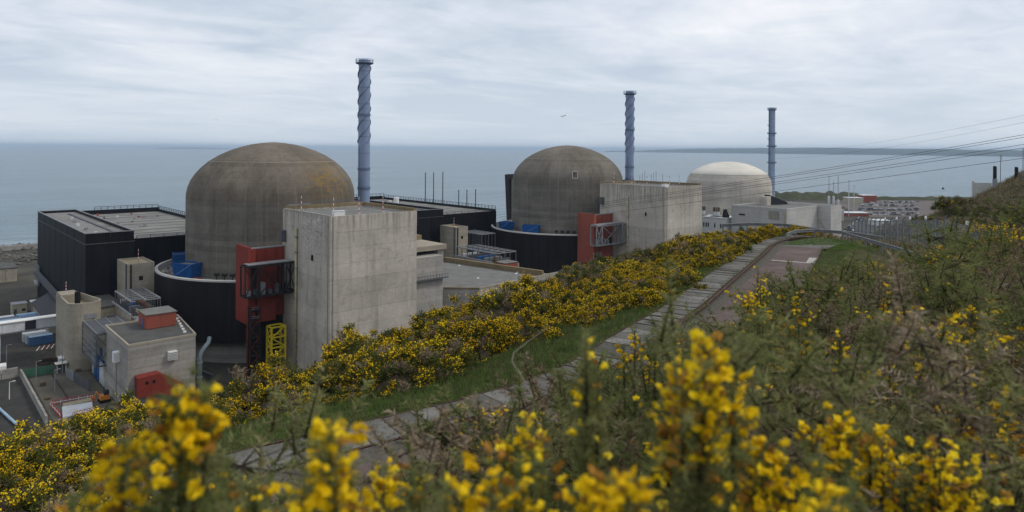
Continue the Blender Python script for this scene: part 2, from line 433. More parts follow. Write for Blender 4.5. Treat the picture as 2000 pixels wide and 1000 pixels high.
TAN = np.vstack([SEG / SLEN[:, None], SEG[-1:] / SLEN[-1]]); NRM = np.stack([TAN[:, 1], -TAN[:, 0]], 1)   # right-hand normal
S62 = SCUM[np.argmin(np.abs(PTS[:, 1] - 62.2))]
def path_sd(X, Y):
    d2 = (PTS[:, 0] - X) ** 2 + (PTS[:, 1] - Y) ** 2
    i = int(np.argmin(d2)); d = math.sqrt(d2[i])
    side = (X - PTS[i, 0]) * NRM[i, 0] + (Y - PTS[i, 1]) * NRM[i, 1]
    return SCUM[i], (d if side >= 0 else -d), i
def path_point(s, d):
    i = min(max(int(np.searchsorted(SCUM, s)), 1), len(PTS) - 1); t = (s - SCUM[i - 1]) / max(SLEN[i - 1], 1e-6)
    p = PTS[i - 1] + SEG[i - 1] * t
    return p + NRM[i] * d
def sstep(a, b, x):
    t = min(max((x - a) / (b - a), 0), 1); return t * t * (3 - 2 * t)
def path_z(s): return 54.0 - 0.16 * max(0, s - S62 - 3)
def hill_z(X, Y):
    s, d, i = path_sd(X, Y)
    z = path_z(s)
    if d < 0:
        e = -d; k = sstep(32, 52, PTS[i, 1])
        b1 = 10.5 - 2 * k
        z -= 0.12 * min(e, 3) * sstep(0.8, 3, e)
        z -= (0.33 - 0.20 * sstep(16, 24, PTS[i, 1]) + 0.16 * sstep(34, 48, PTS[i, 1])) * max(0, min(e, b1) - 3)
        z -= (0.62 * (1 - k) + 0.27 * k) * max(0, min(e, b1 + 13) - b1)
        z -= 0.85 * max(0, e - b1 - 13)
    else:
        fade = 1 - sstep(17, 40, Y)
        z += (0.56 * max(0, min(d, 18) - 6.6) + 0.10 * max(0, d - 18)) * fade
        z += 0.28 * max(0, min(d, 12) - 6.6) * (1 - fade) * (1 - sstep(38, 50, Y))
    z -= 0.45 * max(0, (Y - 67) - max(0, (X - 20) * 1.15))
    for (bx, by, bz, rad) in ((110, 117, 21.0, 33),):
        z += bz * math.exp(-((X - bx) ** 2 + (Y - by) ** 2) / rad ** 2)
    z += 0.35 * (mnoise.noise(Vector((X * 0.13, Y * 0.13, 3.1)))) * sstep(6, 12, abs(d)) * (1 if d > 0 else 1.6)
    if X > 45: z += 0.9 * mnoise.noise(Vector((X * 0.16, Y * 0.16, 8.3))) + .5 * mnoise.noise(Vector((X * 0.4, Y * 0.4, 1.3)))
    return z

def build_hill():
    m, nt, b = newmat('hillside_soil'); h = NB(nt); p = h.pos()
    f = h.noise(p, 0.10, 6, 0.65, 0.6); g = h.noise(p, 1.1, 6, 0.7)
    c = h.ramp(f, [(0.30, (0.030, 0.040, 0.014)), (0.46, (0.050, 0.060, 0.020)), (0.58, (0.065, 0.055, 0.028)), (0.72, (0.050, 0.036, 0.022))])
    c = h.mul(c, h.val(g, 0.55, 1.45, 0.3, 0.7))
    nt.links.new(c, b.inputs['Base Color']); b.inputs['Roughness'].default_value = 1.0
    nt.links.new(h.bump(g, 0.8, 0.25), b.inputs['Normal'])
    xs = np.concatenate([np.arange(-130, -30, 3.0), np.arange(-30, 46, 0.8), np.arange(46, 190, 3.0)])
    ys = np.concatenate([np.arange(-40, -4, 3.0), np.arange(-4, 72, 0.8), np.arange(72, 230, 3.0)])
    v = []; idx = {}
    for j, y in enumerate(ys):
        for i, x in enumerate(xs):
            z = max(hill_z(x, y), -1.2)
            s, d, k = path_sd(x, y)
            if -1.5 < d < 6.2 and z > 20: z -= 0.14
            v.append(C(x, y, z))
    nx = len(xs); f = []
    for j in range(len(ys) - 1):
        for i in range(nx - 1):
            q = (j*nx + i, j*nx + i + 1, (j+1)*nx + i + 1, (j+1)*nx + i)
            if all(v[t][2] <= -1.1 for t in q): continue
            f.append(q)
    mb = MB(); mb.v = v; mb.f = f
    struct('hillside', mb, m, True)
build_hill()

def strip(name, d0, d1, dz, mat, s0, s1, step=0.5, thick=0.0):
    """a band that follows the path between offsets d0..d1"""
    mb = MB(); n = int((s1 - s0) / step); row = []
    for k in range(n + 1):
        s = s0 + (s1 - s0) * k / n
        a = path_point(s, d0 if not callable(d0) else d0(s)); c = path_point(s, d1 if not callable(d1) else d1(s))
        row.append((C(a[0], a[1], path_z(s) + dz), C(c[0], c[1], path_z(s) + dz)))
    vs = [p for r in row for p in r]; fs = [(2*k, 2*k + 1, 2*k + 3, 2*k + 2) for k in range(n)]
    if thick:
        o = len(vs); vs += [(x, y, z - thick) for x, y, z in vs]
        for k in range(n):
            fs += [(2*k, 2*k + 2, o + 2*k + 2, o + 2*k), (2*k + 1, o + 2*k + 1, o + 2*k + 3, 2*k + 3)]
    mb.add(vs, fs); return mb

S_A = SCUM[np.argmin((PTS[:, 0] + 8.6) ** 2 + (PTS[:, 1] - 15.9) ** 2)]
S_B = SCUM[np.argmin((PTS[:, 0] - 24.9) ** 2 + (PTS[:, 1] - 62.2) ** 2)]
def build_path():
    # reddish service road
    m, nt, b = newmat('red_asphalt'); h = NB(nt); p = h.pos()
    f = h.noise(p, 0.35, 5, 0.6, 0.4); g = h.noise(p, 9, 4, 0.7)
    c = h.ramp(f, [(0.3, (0.092, 0.070, 0.065)), (0.55, (0.122, 0.090, 0.083)), (0.75, (0.15, 0.125, 0.115))])
    c = h.mul(c, h.val(g, 0.7, 1.3, 0.3, 0.7))
    d1 = h.noise(p, 0.9, 7, 0.7, 0.8); c = h.mix(h.val(d1, 0, .8, 0.54, 0.68), c, (0.075, 0.062, 0.05)); d2 = h.noise(p, 0.5, 6, 0.65, 1.2); c = h.mix(h.val(d2, 0, .6, 0.58, 0.66), c, (0.17, 0.145, 0.135))
    ck = h.noise(p, 1.7, 4, 0.6, 1.5); c = h.mix(h.val(h.math('ABSOLUTE', h.math('SUBTRACT', ck, .5)), .8, 0, .003, .012), c, (0.04, 0.035, 0.03))
    nt.links.new(c, b.inputs['Base Color']); b.inputs['Roughness'].default_value = 0.9
    struct('service_road', strip('r', 1.75, 4.8, 0.0, m, S_A, S_B - 5.5), m)
    md, nt, b = newmat('drain_grit'); h = NB(nt); p = h.pos(); g = h.noise(p, 5, 5, 0.7)
    nt.links.new(h.ramp(g, [(0.3, (0.05, 0.045, 0.035)), (0.6, (0.11, 0.10, 0.085)), (0.8, (0.16, 0.15, 0.13))]), b.inputs['Base Color']); b.inputs['Roughness'].default_value = 1
    struct('gravel_drain', strip('g', 0.86, 1.85, -0.006, md, S_A, S_B - 2), md)
    # grey asphalt apron past the end of the red surface
    ma = plain('grey_asphalt', (0.12, 0.115, 0.105), 0.9, var=0.25, scale=0.7)
    struct('road', strip('a', 1.6, 5.2, -0.004, ma, S_B - 5.5, S_B + 9), ma)
    # pale worn bands and a line crossing the road
    mw = plain('worn_line_paint', (0.36, 0.34, 0.32), 0.8, var=0.3, scale=3)
    sl = path_sd(18.3, 49.8)[0]
    root = thing('road_marking', 'pale worn line painted across the reddish road', 'road marking', C(*path_point(sl, 3), 54.0))
    obj('stroke', strip('l', 1.9, 4.7, 0.005, mw, sl - 0.15, sl + 0.15, 0.1), mw, root)
    obj('stroke', strip('l', 4.2, 4.7, 0.006, mw, sl + 0.2, sl + 2.6, 0.2), mw, root)
    # concrete trench cover slabs, each its own piece
    ms, nt, b = newmat('slab_concrete'); h = NB(nt); p = h.pos()
    f = h.noise(p, 0.7, 5, 0.6); g = h.noise(p, 22, 4, 0.75)
    c = h.mul((0.15, 0.145, 0.135), h.val(f, 0.75, 1.2, 0.3, 0.7)); c = h.mul(c, h.val(g, 0.62, 1.35, 0.3, 0.7)); c = h.mul(c, h.val(h.rnd(), 0.6, 1.22))
    ls = h.noise(p, 3.1, 5, 0.75, 0.6)
    c = h.mix(h.val(ls, 0, 0.85, 0.52, 0.66), c, (0.060, 0.062, 0.036))
    nt.links.new(c, b.inputs['Base Color']); b.inputs['Roughness'].default_value = 0.95; nt.links.new(h.bump(g, 0.5, 0.02), b.inputs['Normal'])
    base = strip('b', -0.86, 0.84, -0.13, M_RUST, S_A, S_B + 3)
    pth = obj('path', base, plain('trench_bed', (0.05, 0.042, 0.036), 0.95, var=0.3, scale=2)); pth['kind'] = 'structure'
    s = S_A; k = 0
    rr = random.Random(3)
    while s < S_B + 2.5:
        L = 0.90; s1 = s + L - 0.07
        a, b_, c_, d_ = (path_point(s, -0.76), path_point(s, 0.74), path_point(s1, 0.74), path_point(s1, -0.76))
        zz = path_z(s) + 0.02 * rr.uniform(-1, 1)
        mb = MB().prism([C(*q)[:2] for q in (a, b_, c_, d_)], zz - 0.12, zz)
        tilt = rr.uniform(-0.022, 0.022)
        mb.v = [(x, y, z + (tilt if i % 4 in (0, 1) else -tilt)) for i, (x, y, z) in enumerate(mb.v)]
        obj('slab', mb, ms, pth)
        # rusty steel cross angle between slabs
        q0, q1 = path_point(s1 + 0.035, -0.78), path_point(s1 + 0.035, 0.78)
        obj('cross_angle', MB().beam(C(*q0, zz - 0.02), C(*q1, zz - 0.02), 0.06, 0.05), M_RUST, pth)
        s += L; k += 1
    obj('edge_angle', strip('e', -0.84, -0.775, 0.012, M_RUST, S_A, S_B + 2.5, 0.45, 0.14), M_RUST, pth)
    obj('edge_angle', strip('e', 0.765, 0.84, 0.02, M_RUST, S_A, S_B + 2.5, 0.45, 0.16), M_RUST, pth)
    obj('side_panel', strip('e', 0.74, 0.755, -0.03, M_PALE, S_A, S_B + 2.5, 0.45, 0.26), M_PALE, pth)
    obj('lower_rail', strip('e', 1.02, 1.18, .16, M_RUST, S_A + 6, S_B + 1.5, 0.45, 0.05), M_RUST, pth)
build_path()

# ------------------------------------------------------------------ far coast
def build_far_coast():
    m = plain('far_land', (0.035, 0.05, 0.035), 1.0, var=0.4, scale=0.004)
    prof = [(1180, 16500, 10), (1240, 16000, 30), (1330, 14500, 72), (1430, 13300, 95), (1530, 12300, 105), (1640, 11200, 105), (1750, 10400, 98), (1860, 9700, 92), (1960, 9000, 80), (2060, 8400, 75), (2250, 7600, 70), (2500, 7000, 60)]
    v = []; f = []; W = 24
    rows = []
    for k in range(len(prof) - 1):
        a, b = prof[k], prof[k + 1]
        for t in np.linspace(0, 1, 14, endpoint=False):
            rows.append([a[q] + (b[q] - a[q]) * t for q in range(3)])
    for k, (px, Y, hh) in enumerate(rows):
        X = (px - 1000) / 1333 * Y
        n1 = mnoise.noise(Vector((k * 0.12, 1.3, 0))) * 9 + mnoise.noise(Vector((k * 0.4, 5.3, 0))) * 4
        for j, (g, hz) in enumerate(((0, -10), (60, 0.28), (350, 0.72), (900, 1.0), (3000, 0.9))):
            z = -10 if j == 0 else (hh + n1) * hz
            v.append(C(X + g * 0.25, Y + g, z))
    for k in range(len(rows) - 1):
        for j in range(4): f.append((k*5 + j, k*5 + j + 1, (k+1)*5 + j + 1, (k+1)*5 + j))
    mb = MB(); mb.v = v; mb.f = f
    o = struct('far_coast_hills', mb, m, True)
    mb = MB()
    v = []; f = []
    for k in range(30):
        t = k / 29; px = 300 + 130 * t; Y = 21000; hh = 34 * math.sin(math.pi * t) ** 0.5 + 8 * mnoise.noise(Vector((k * .3, 0, 0))) + 4
        X = (px - 1000) / 1333 * Y
        v += [C(X, Y, -10), C(X, Y + 200, hh), C(X, Y + 2500, -10)]
    for k in range(29):
        for j in range(2): f.append((k*3 + j, k*3 + 3 + j, k*3 + 4 + j, k*3 + 1 + j))
    mb.v = v; mb.f = f
    struct('far_headland_hills', mb, m, True)
build_far_coast()

# ------------------------------------------------------------------ nuclear units
def rw_mast(x, y, z, h, where):
    t = thing('lightning_mast', 'thin red and white banded lightning mast ' + where, 'mast', (x, y, z), 'lightning masts')
    obj('base', MB().box(x - .35, x + .35, y - .35, y + .35, z, z + .3), M_PALE, t)
    n = 6
    for k in range(n):
        obj('band', MB().tube([(x, y, z + .3 + (h - .3) * k / n), (x, y, z + .3 + (h - .3) * (k + 1) / n)], 0.11 - 0.008 * k, 6), M_RW if k % 2 == 0 else M_WHITEP, t)
    return t

def reactor(cx, cy, mat, label, extra_hatch=False, wall=None):
    t = thing('reactor_building', label, 'building', (cx, cy, 0))
    obj('containment_wall', MB().lathe([(26.5, 0), (26.5, 45.6)], cx, cy, 128), wall or mat, t, True)
    prof = [(26.5, 45.6), (26.42, 47.2), (26.0, 49.1), (25.2, 51.2), (23.95, 53.2), (22.2, 55.25), (19.9, 57.3)]
    d = obj('dome', MB().lathe(prof, cx, cy, 128), mat, t, True)
    cap = [(19.88, 57.32), (16.9, 59.25), (13.6, 60.85), (10.4, 62.0), (7.2, 62.85), (3.6, 63.45), (0.01, 63.7)]
    obj('dome_cap', MB().lathe(cap, cx, cy, 128), mat, t, True)
    obj('ring_seam', MB().lathe([(19.98, 57.26), (20.0, 57.3), (19.9, 57.38), (19.8, 57.42)], cx, cy, 96), M_CONC_TAN, d, True)
    if extra_hatch:
        a = math.atan2(-cy, -cx) + 0.13; r = 26.2
        x, y = cx + r * math.cos(a), cy + r * math.sin(a)
        tx, ty = -math.sin(a), math.cos(a)
        mb = MB()
        for (s0, s1, z0, z1) in ((-1.3, -1.0, 49, 52.2), (1.0, 1.3, 49, 52.2), (-1.3, 1.3, 51.9, 52.2), (-1.3, 1.3, 48.8, 49.1)):
            mb.prism([(x + tx * s0, y + ty * s0), (x + tx * s1, y + ty * s1), (x + tx * s1 - math.cos(a), y + ty * s1 - math.sin(a)), (x + tx * s0 - math.cos(a), y + ty * s0 - math.sin(a))], z0, z1)
        obj('hatch_frame', mb, M_PALE, d)
    return t

def ring_building(cx, cy, rad, zt, zb, label):
    t = thing('ring_building', label, 'building', (cx, cy, 0))
    # ribbed cladding: vertical sheets standing alternately proud
    mb = MB(); n = 220
    prof = []
    for k in range(n):
        r = rad + (0.06 if k % 2 else 0.0)
        for e in (0, 1):
            a = 2 * math.pi * (k + e) / n
            prof.append((cx + r * math.cos(a), cy + r * math.sin(a)))
    m_ = len(prof)
    mb.add([(x, y, zb) for x, y in prof] + [(x, y, zt) for x, y in prof], [(i, (i + 1) % m_, (i + 1) % m_ + m_, i + m_) for i in range(m_)])
    obj('cladding', mb, M_BLACK_RING, t)
    obj('rim', MB().lathe([(rad + .1, zt - .25), (rad + .12, zt + .25), (rad - .75, zt + .28), (rad - .8, zt - 1.4)], cx, cy, 128), M_PALE, t)
    obj('roof', MB().lathe([(rad - .4, zt - 1.2), (26.4, zt - 1.1)], cx, cy, 96), M_ROOFG, t)
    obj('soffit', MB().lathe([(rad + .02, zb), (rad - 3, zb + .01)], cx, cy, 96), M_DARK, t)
    obj('base_wall', MB().lathe([(rad - 2.2, 0), (rad - 2.2, zb + .2)], cx, cy, 96), M_CONC_AUX, t)
    for k in range(26):      # duct boards and cable trays lying on the ring roof
        a = R(150 + 110 * random.random()); r = rad - 2 - 4.5 * random.random()
        x, y = cx + r * math.cos(a), cy + r * math.sin(a); L = random.uniform(1.5, 4)
        p = (x - math.sin(a) * L / 2, y + math.cos(a) * L / 2); q = (x + math.sin(a) * L / 2, y - math.cos(a) * L / 2)
        obj('roof_duct', MB().beam((*p, zt - .85), (*q, zt - .85), random.uniform(.4, 1.1), .45), random.choice([M_GREYSTEEL, M_YELPIPE, M_ROOFG, M_REDB]), t)
    return t

def blue_tank(x, y, z, ang, w, l, hgt, label):
    """skip-like blue tank with flared top, ribs and a diagonal brace"""
    t = thing('blue_tank', label, 'tank', (x, y, z))
    ca, sa = math.cos(ang), math.sin(ang)
    def g(a, b): return (x + ca * a - sa * b, y + sa * a + ca * b)
    lo = [g(a * l * .42, b * w * .42) for a, b in ((-1, -1), (1, -1), (1, 1), (-1, 1))]; hi = [g(a * l * .5, b * w * .5) for a, b in ((-1, -1), (1, -1), (1, 1), (-1, 1))]
    mb = MB().add([(*p, z + .2) for p in lo] + [(*p, z + hgt) for p in hi], [(3, 2, 1, 0)] + [(i, (i+1) % 4, (i+1) % 4 + 4, i + 4) for i in range(4)])
    obj('shell', mb, M_BLUE, t)
    obj('contents', MB().add([(*p, z + hgt - .45) for p in hi], [(0, 1, 2, 3)]), M_ROOFG, t)
    for i in range(4):
        a, b = Vector((*lo[i], z + .2)), Vector((*lo[(i+1) % 4], z + .2)); c, d = Vector((*hi[i], z + hgt)), Vector((*hi[(i+1) % 4], z + hgt))
        for k in range(1, 8):
            obj('rib', MB().beam(a.lerp(b, k / 8), c.lerp(d, k / 8), .14, .16), M_BLUE, t)
        obj('top_rail', MB().beam(c, d, .2, .25), M_BLUE, t)
    obj('brace', MB().beam((*g(-l * .45, -w * .62), z + .1), (*g(l * .5, -w * .56), z + hgt), .16), plain('pale_blue_tank_paint', (0.10, 0.22, 0.42), 0.5), t)

def truss(mb_list, x0, x1, y0, y1, z0, z1, nx, w):
    """box truss: returns list of (name, MB)"""
    out = []
    for y in (y0, y1):
        for z in (z0, z1): out.append(('chord', MB().beam((x0, y, z), (x1, y, z), w * 1.3)))
    for k in range(nx + 1):
        x = x0 + (x1 - x0) * k / nx
        for y in (y0, y1): out.append(('post', MB().beam((x, y, z0), (x, y, z1), w)))
        for z in (z0, z1): out.append(('tie', MB().beam((x, y0, z), (x, y1, z), w)))
    for k in range(nx):
        xa, xb = x0 + (x1 - x0) * k / nx, x0 + (x1 - x0) * (k + 1) / nx
        out.append(('diagonal', MB().beam((xa, y0, z0), (xb, y0, z1), w * .7))); out.append(('diagonal', MB().beam((xa, y0, z1), (xb, y0, z0), w * .7)))
    return out

def lattice_tower(name, x0, x1, y0, y1, z0, z1, nz, w, mat, label, cat, group=None):
    t = thing(name, label, cat, ((x0 + x1) / 2, (y0 + y1) / 2, z0), group)
    for x in (x0, x1):
        for y in (y0, y1): obj('leg', MB().beam((x, y, z0), (x, y, z1), w * 1.3), mat, t)
    for k in range(nz + 1):
        z = z0 + (z1 - z0) * k / nz
        for y in (y0, y1): obj('rung', MB().beam((x0, y, z), (x1, y, z), w), mat, t)
        for x in (x0, x1): obj('rung', MB().beam((x, y0, z), (x, y1, z), w), mat, t)
        if k < nz:
            zb = z0 + (z1 - z0) * (k + 1) / nz
            a, b = (x0, x1) if k % 2 == 0 else (x1, x0)
            obj('brace', MB().beam((a, y0, z), (b, y0, zb), w * .8), mat, t); obj('brace', MB().beam((x0, y0 if k % 2 else y1, z), (x0, y1 if k % 2 else y0, zb), w * .8), mat, t)
    return t

def fuel_building(u0, v0, zt, label, depth=34.6):
    u1, v1 = u0 + 26, v0 + depth
    t = thing('fuel_building', label, 'building', ((u0 + u1) / 2, (v0 + v1) / 2, 0))
    obj('core', MB().box(u0 + .12, u1 - .12, v0 + .12, v1 - .12, 0, zt - 1.2), plain('joint_mortar', (0.27, 0.25, 0.22), 0.95), t)
    n = 11; hgt = (zt - 0.15) / n; rr = random.Random(int(u0))
    for k in range(n):
        i = rr.uniform(0, .05)
        if k < n - 1:
            obj('wall_lift', MB().box(u0 + i, u1 - i, v0 + i, v1 - i, k * hgt + .04, (k + 1) * hgt), M_CONC, t)
        else:
            obj('wall_lift', MB().ringwall([(u0 + i, v0 + i), (u1 - i, v0 + i), (u1 - i, v1 - i), (u0 + i, v1 - i)], .55, k * hgt + .04, zt), M_CONC, t)
    obj('roof', MB().box(u0 + .5, u1 - .5, v0 + .5, v1 - .5, zt - 1.3, zt - .55), M_ROOFG, t)
    cop = MB()
    obj('parapet', MB().box(u1 - .62, u1 + .06, v0 + .7, v1 - .7, zt - .2, zt + .75), M_BROWNTOP, t)
    obj('parapet', MB().box(u0 + .7, u1 + .06, v1 - .62, v1 + .06, zt - .2, zt + .78), M_BROWNTOP, t)
    obj('coping', MB().box(u0 - .05, u0 + .6, v0 + .3, v1 - .7, zt - .05, zt + .22), M_CONC2, t)
    obj('roof_rail', MB().tube([(u0 + 1.2, v1 - 6, zt), (u0 + 1.2, v1 - 6, zt + 1.1), (u0 + 1.2, v1 - 1, zt + 1.1), (u0 + 8, v1 - 1, zt + 1.1)], .07, 6), M_GREYSTEEL, t)
    # rain pipes
    p = obj('downpipe', MB().tube([(u0 - .4, v0 + 19, 2), (u0 - .4, v0 + 19, zt - 4.6)], .33, 10), M_YELPIPE, t, True)
    for k in range(9): obj('pipe_clamp', MB().box(u0 - .82, u0 + .05, v0 + 18.55, v0 + 19.45, 4 + k * 4.2, 4.3 + k * 4.2), M_GREYSTEEL, p)
    obj('corner_pipe', MB().tube([(u0 - .15, v0 + 1.2, 0), (u0 - .15, v0 + 1.2, zt - .3)], .11, 6), M_YELPIPE, t)
    obj('corner_pipe', MB().tube([(u0 + .8, v0 - .15, 0), (u0 + .8, v0 - .15, zt - .3)], .11, 6), M_CONC2, t)
    obj('vent_box', MB().box(u0 - 1.3, u0, v1 - 2.4, v1 - .8, zt - 9, zt - 5.8), M_MIDSTEEL, t)
    obj('lamp', MB().box(u0 - .4, u0, v0 + 9.5, v0 + 10, zt - 12.2, zt - 10.8), M_BLKSTEEL, t)
    # stained repair seam high on the side wall
    return t

def stack(x, y, ztop, dia, label, spiral=True, zbase=0, col=None, bands=(), ring_r=1.55):
    mat = col or M_STACK
    t = thing('vent_stack', label, 'chimney', (x, y, zbase)); r = dia / 2
    obj('shaft', MB().lathe([(r * 1.04, zbase), (r * 1.02, ztop * .5), (r * .99, ztop - .2), (r * .99, ztop), (r * .8, ztop), (r * .8, ztop - 3)], x, y, 40), mat, t, False)
    t.children[0].data.polygons.foreach_set('use_smooth', [True] * len(t.children[0].data.polygons))
    for z in bands:
        obj('band', MB().lathe([(r + .02, z - .45), (r + .22, z - .42), (r + .22, z + .42), (r + .02, z + .45)], x, y, 40), M_STACKD, t)
    for k in range(int((ztop - 40) / 6)):
        z = 42 + k * 6.0
        obj('seam', MB().lathe([(r * 1.03, z - .06), (r * 1.03 + .05, z), (r * 1.03, z + .06)], x, y, 36), M_STACKD, t)
    ax, ay = -FW[0] * .8 - RT[0] * .6, -FW[1] * .8 - RT[1] * .6
    la = obj('ladder', MB().beam((x + ax * (r + .25), y + ay * (r + .25), 42), (x + ax * (r + .25), y + ay * (r + .25), ztop - 32 if spiral else ztop - 2), .12), M_STACKD, t)
    # top gallery
    g = obj('gallery', MB().lathe([(r, ztop - 1.9), (r * ring_r, ztop - 1.4), (r * ring_r, ztop - 1.15), (r, ztop - 1.1)], x, y, 40), M_STACKD, t)
    for k in range(14):
        a = 2 * math.pi * k / 14; px, py = x + math.cos(a) * r * ring_r * .97, y + math.sin(a) * r * ring_r * .97
        obj('rail_post', MB().tube([(px, py, ztop - 1.2), (px, py, ztop + .1)], .06, 5), M_STACKD, g)
    for z in (ztop - .55, ztop + .1):
        obj('rail', MB().tube([(x + math.cos(2*math.pi*k/28) * r * ring_r * .97, y + math.sin(2*math.pi*k/28) * r * ring_r * .97, z) for k in range(29)], .06, 5, False), M_STACKD, g)
    if spiral:
        za, zb = ztop - 30.5, ztop - 2.2; turns = 2.55
        for s in range(3):      # three helical strakes
            mb = MB(); pts = []
            for k in range(121):
                a = 2 * math.pi * (turns * k / 120 * 0.75 + s / 3) + 0.4; z = za + (zb - za) * k / 120
                pts.append((math.cos(a), math.sin(a), z))
            vs = []
            for c_, s_, z in pts:
                vs += [(x + c_ * r * .98, y + s_ * r * .98, z - .05), (x + c_ * (r + .36), y + s_ * (r + .36), z - .05), (x + c_ * (r + .36), y + s_ * (r + .36), z + .05), (x + c_ * r * .98, y + s_ * r * .98, z + .05)]
            fs = [(4*k + j, 4*k + (j+1) % 4, 4*k + 4 + (j+1) % 4, 4*k + 4 + j) for k in range(120) for j in range(4)]
            obj('strake', mb.add(vs, fs), M_STACKD, t)
    return t

def railing(t, pts, z, h=1.3, step=3.0, mat=None, base=None):
    mat = mat or M_BLKSTEEL
    for k in range(len(pts) - 1):
        a, b = Vector((*pts[k], z)), Vector((*pts[k + 1], z)); n = max(1, int((b - a).length / step))
        for i in range(n + 1):
            p = a.lerp(b, i / n); obj('rail_post', MB().box(p.x - .08, p.x + .08, p.y - .08, p.y + .08, z, z + h), mat, t)
        obj('rail', MB().beam(a + Vector((0, 0, h)), b + Vector((0, 0, h)), .16), mat, t)
        obj('rail', MB().beam(a + Vector((0, 0, h * .5)), b + Vector((0, 0, h * .5)), .1), mat, t)

def clad_block(name, x0, x1, y0, y1, zt, t, panel=6.0, zb=0.0):
    """block faced with individual vertical cladding sheets"""
    obj(name + '_core', MB().box(x0 + .1, x1 - .1, y0 + .1, y1 - .1, zb, zt - 2.2), M_DARK, t)
    mb = MB()
    def face(ax, fixed, a, b, sgn):
        n = max(1, round((b - a) / panel))
        for k in range(n):
            s0, s1 = a + (b - a) * k / n + .03, a + (b - a) * (k + 1) / n - .03; pr = .05 * (k % 2)
            m = MB()
            lo, hi = (fixed - pr, fixed + .18) if sgn < 0 else (fixed - .18, fixed + pr)
            if ax == 'x': m.box(s0, s1, lo, hi, zb, zt)
            else: m.box(lo, hi, s0, s1, zb, zt)
            obj('cladding_sheet', m, M_BLACK, t)
    face('x', y0, x0 + .18, x1 - .18, -1); face('y', x0, y0, y1, -1); face('x', y1, x0 + .18, x1 - .18, 1); face('y', x1, y0, y1, 1)

def turbine_hall(du, dv, label, annex_len=96, far=True):
    t = thing('turbine_hall', label, 'building', (75 + du, 295 + dv, 0))
    a0, a1, b0, b1 = 43.2 + du, 56.6 + du, 244 + dv, 244 + annex_len + dv
    clad_block('annex', a0, a1, b0, b1, 35.0, t)
    m0, m1, n0, n1 = 57.6 + du, 92 + du, 249 + dv, 352 + dv
    clad_block('main', m0, m1, n0, n1, 31.8, t)
    obj('link', MB().box(a1 - .3, m0 + .3, n0 + 2, n1 - 8, 0, 30.2), M_BLACK, t)
    obj('roof', MB().box(a0 + .17, a1 - .17, b0 + .17, b1 - .17, 33.2, 34.0), M_HALLROOF, t)
    obj('roof', MB().box(m0 + .17, m1 - .17, n0 + .17, n1 - .17, 30.2, 31.45), M_HALLROOF, t)
    cap = obj('coping', MB().ringwall([(a0 - .2, b0 - .2), (a1 + .2, b0 - .2), (a1 + .2, b1 + .2), (a0 - .2, b1 + .2)], .5, 34.9, 35.12), plain('grey_coping', (0.20, 0.205, 0.22), 0.6), t)
    obj('ledge', MB().ringwall([(a0 - .25, b0 - .25), (a1 + .25, b0 - .25), (a1 + .25, b1 + .25), (a0 - .25, b1 + .25)], .3, 31.6, 31.75), plain('grey_ledge', (0.10, 0.10, 0.11), 0.6), t)
    obj('roof_upstand', MB().box(m0 + .3, m1 + .1, n1 - .8, n1 + .05, 31, 33.4), M_BLACK, t)
    obj('roof_upstand', MB().box(m1 - .5, m1 + .12, n0 + .5, n1 - .9, 31, 32.6), M_BLACK, t)
    railing(t, [(m0 + 8, n1 - .4), (m1 - .3, n1 - .4)], 33.4, 1.4, 2.6)
    railing(t, [(m1 - .2, n1 - .4), (m1 - .2, n0 + .5)], 32.6, 1.4, 2.6)
    railing(t, [(m0 + 1, n0 + .3), (m1 - .3, n0 + .3)], 31.8, 0.9, 4, M_MIDSTEEL)
    rr = random.Random(int(du) + 5)
    for k in range(9):      # seams and small units on the roofs
        y = n0 + 6 + k * 10.5
        obj('roof_seam', MB().box(m0 + 1, m1 - 1, y, y + .35, 31.4, 31.62), M_GREYSTEEL if k % 3 == 0 else M_ROOFG, t)
    for k in range(18):
        x, y = rr.uniform(m0 + 2, m1 - 3), rr.uniform(n0 + 4, n1 - 6); w = rr.uniform(.5, 1.6)
        obj('roof_unit', MB().box(x, x + w, y, y + w * .8, 31.4, 31.5 + rr.uniform(.4, 1.1)), rr.choice([M_GREYSTEEL, M_MIDSTEEL, M_WHITE, M_REDB]), t)
    for k in range(14):
        y = b0 + 8 + k * 5.6
        obj('roof_tray', MB().box(a1 - 4.5, a1 - 3.6, y, y + 5.2, 33.95, 34.35), M_MIDSTEEL, t)
    for k in range(5):
        x, y = a0 + 2 + rr.random() * 4, b0 + 6 + k * 14
        obj('roof_unit', MB().box(x, x + 1, y, y + .8, 34, 34.9), rr.choice([M_WHITE, M_GREYSTEEL]), t)
    return t

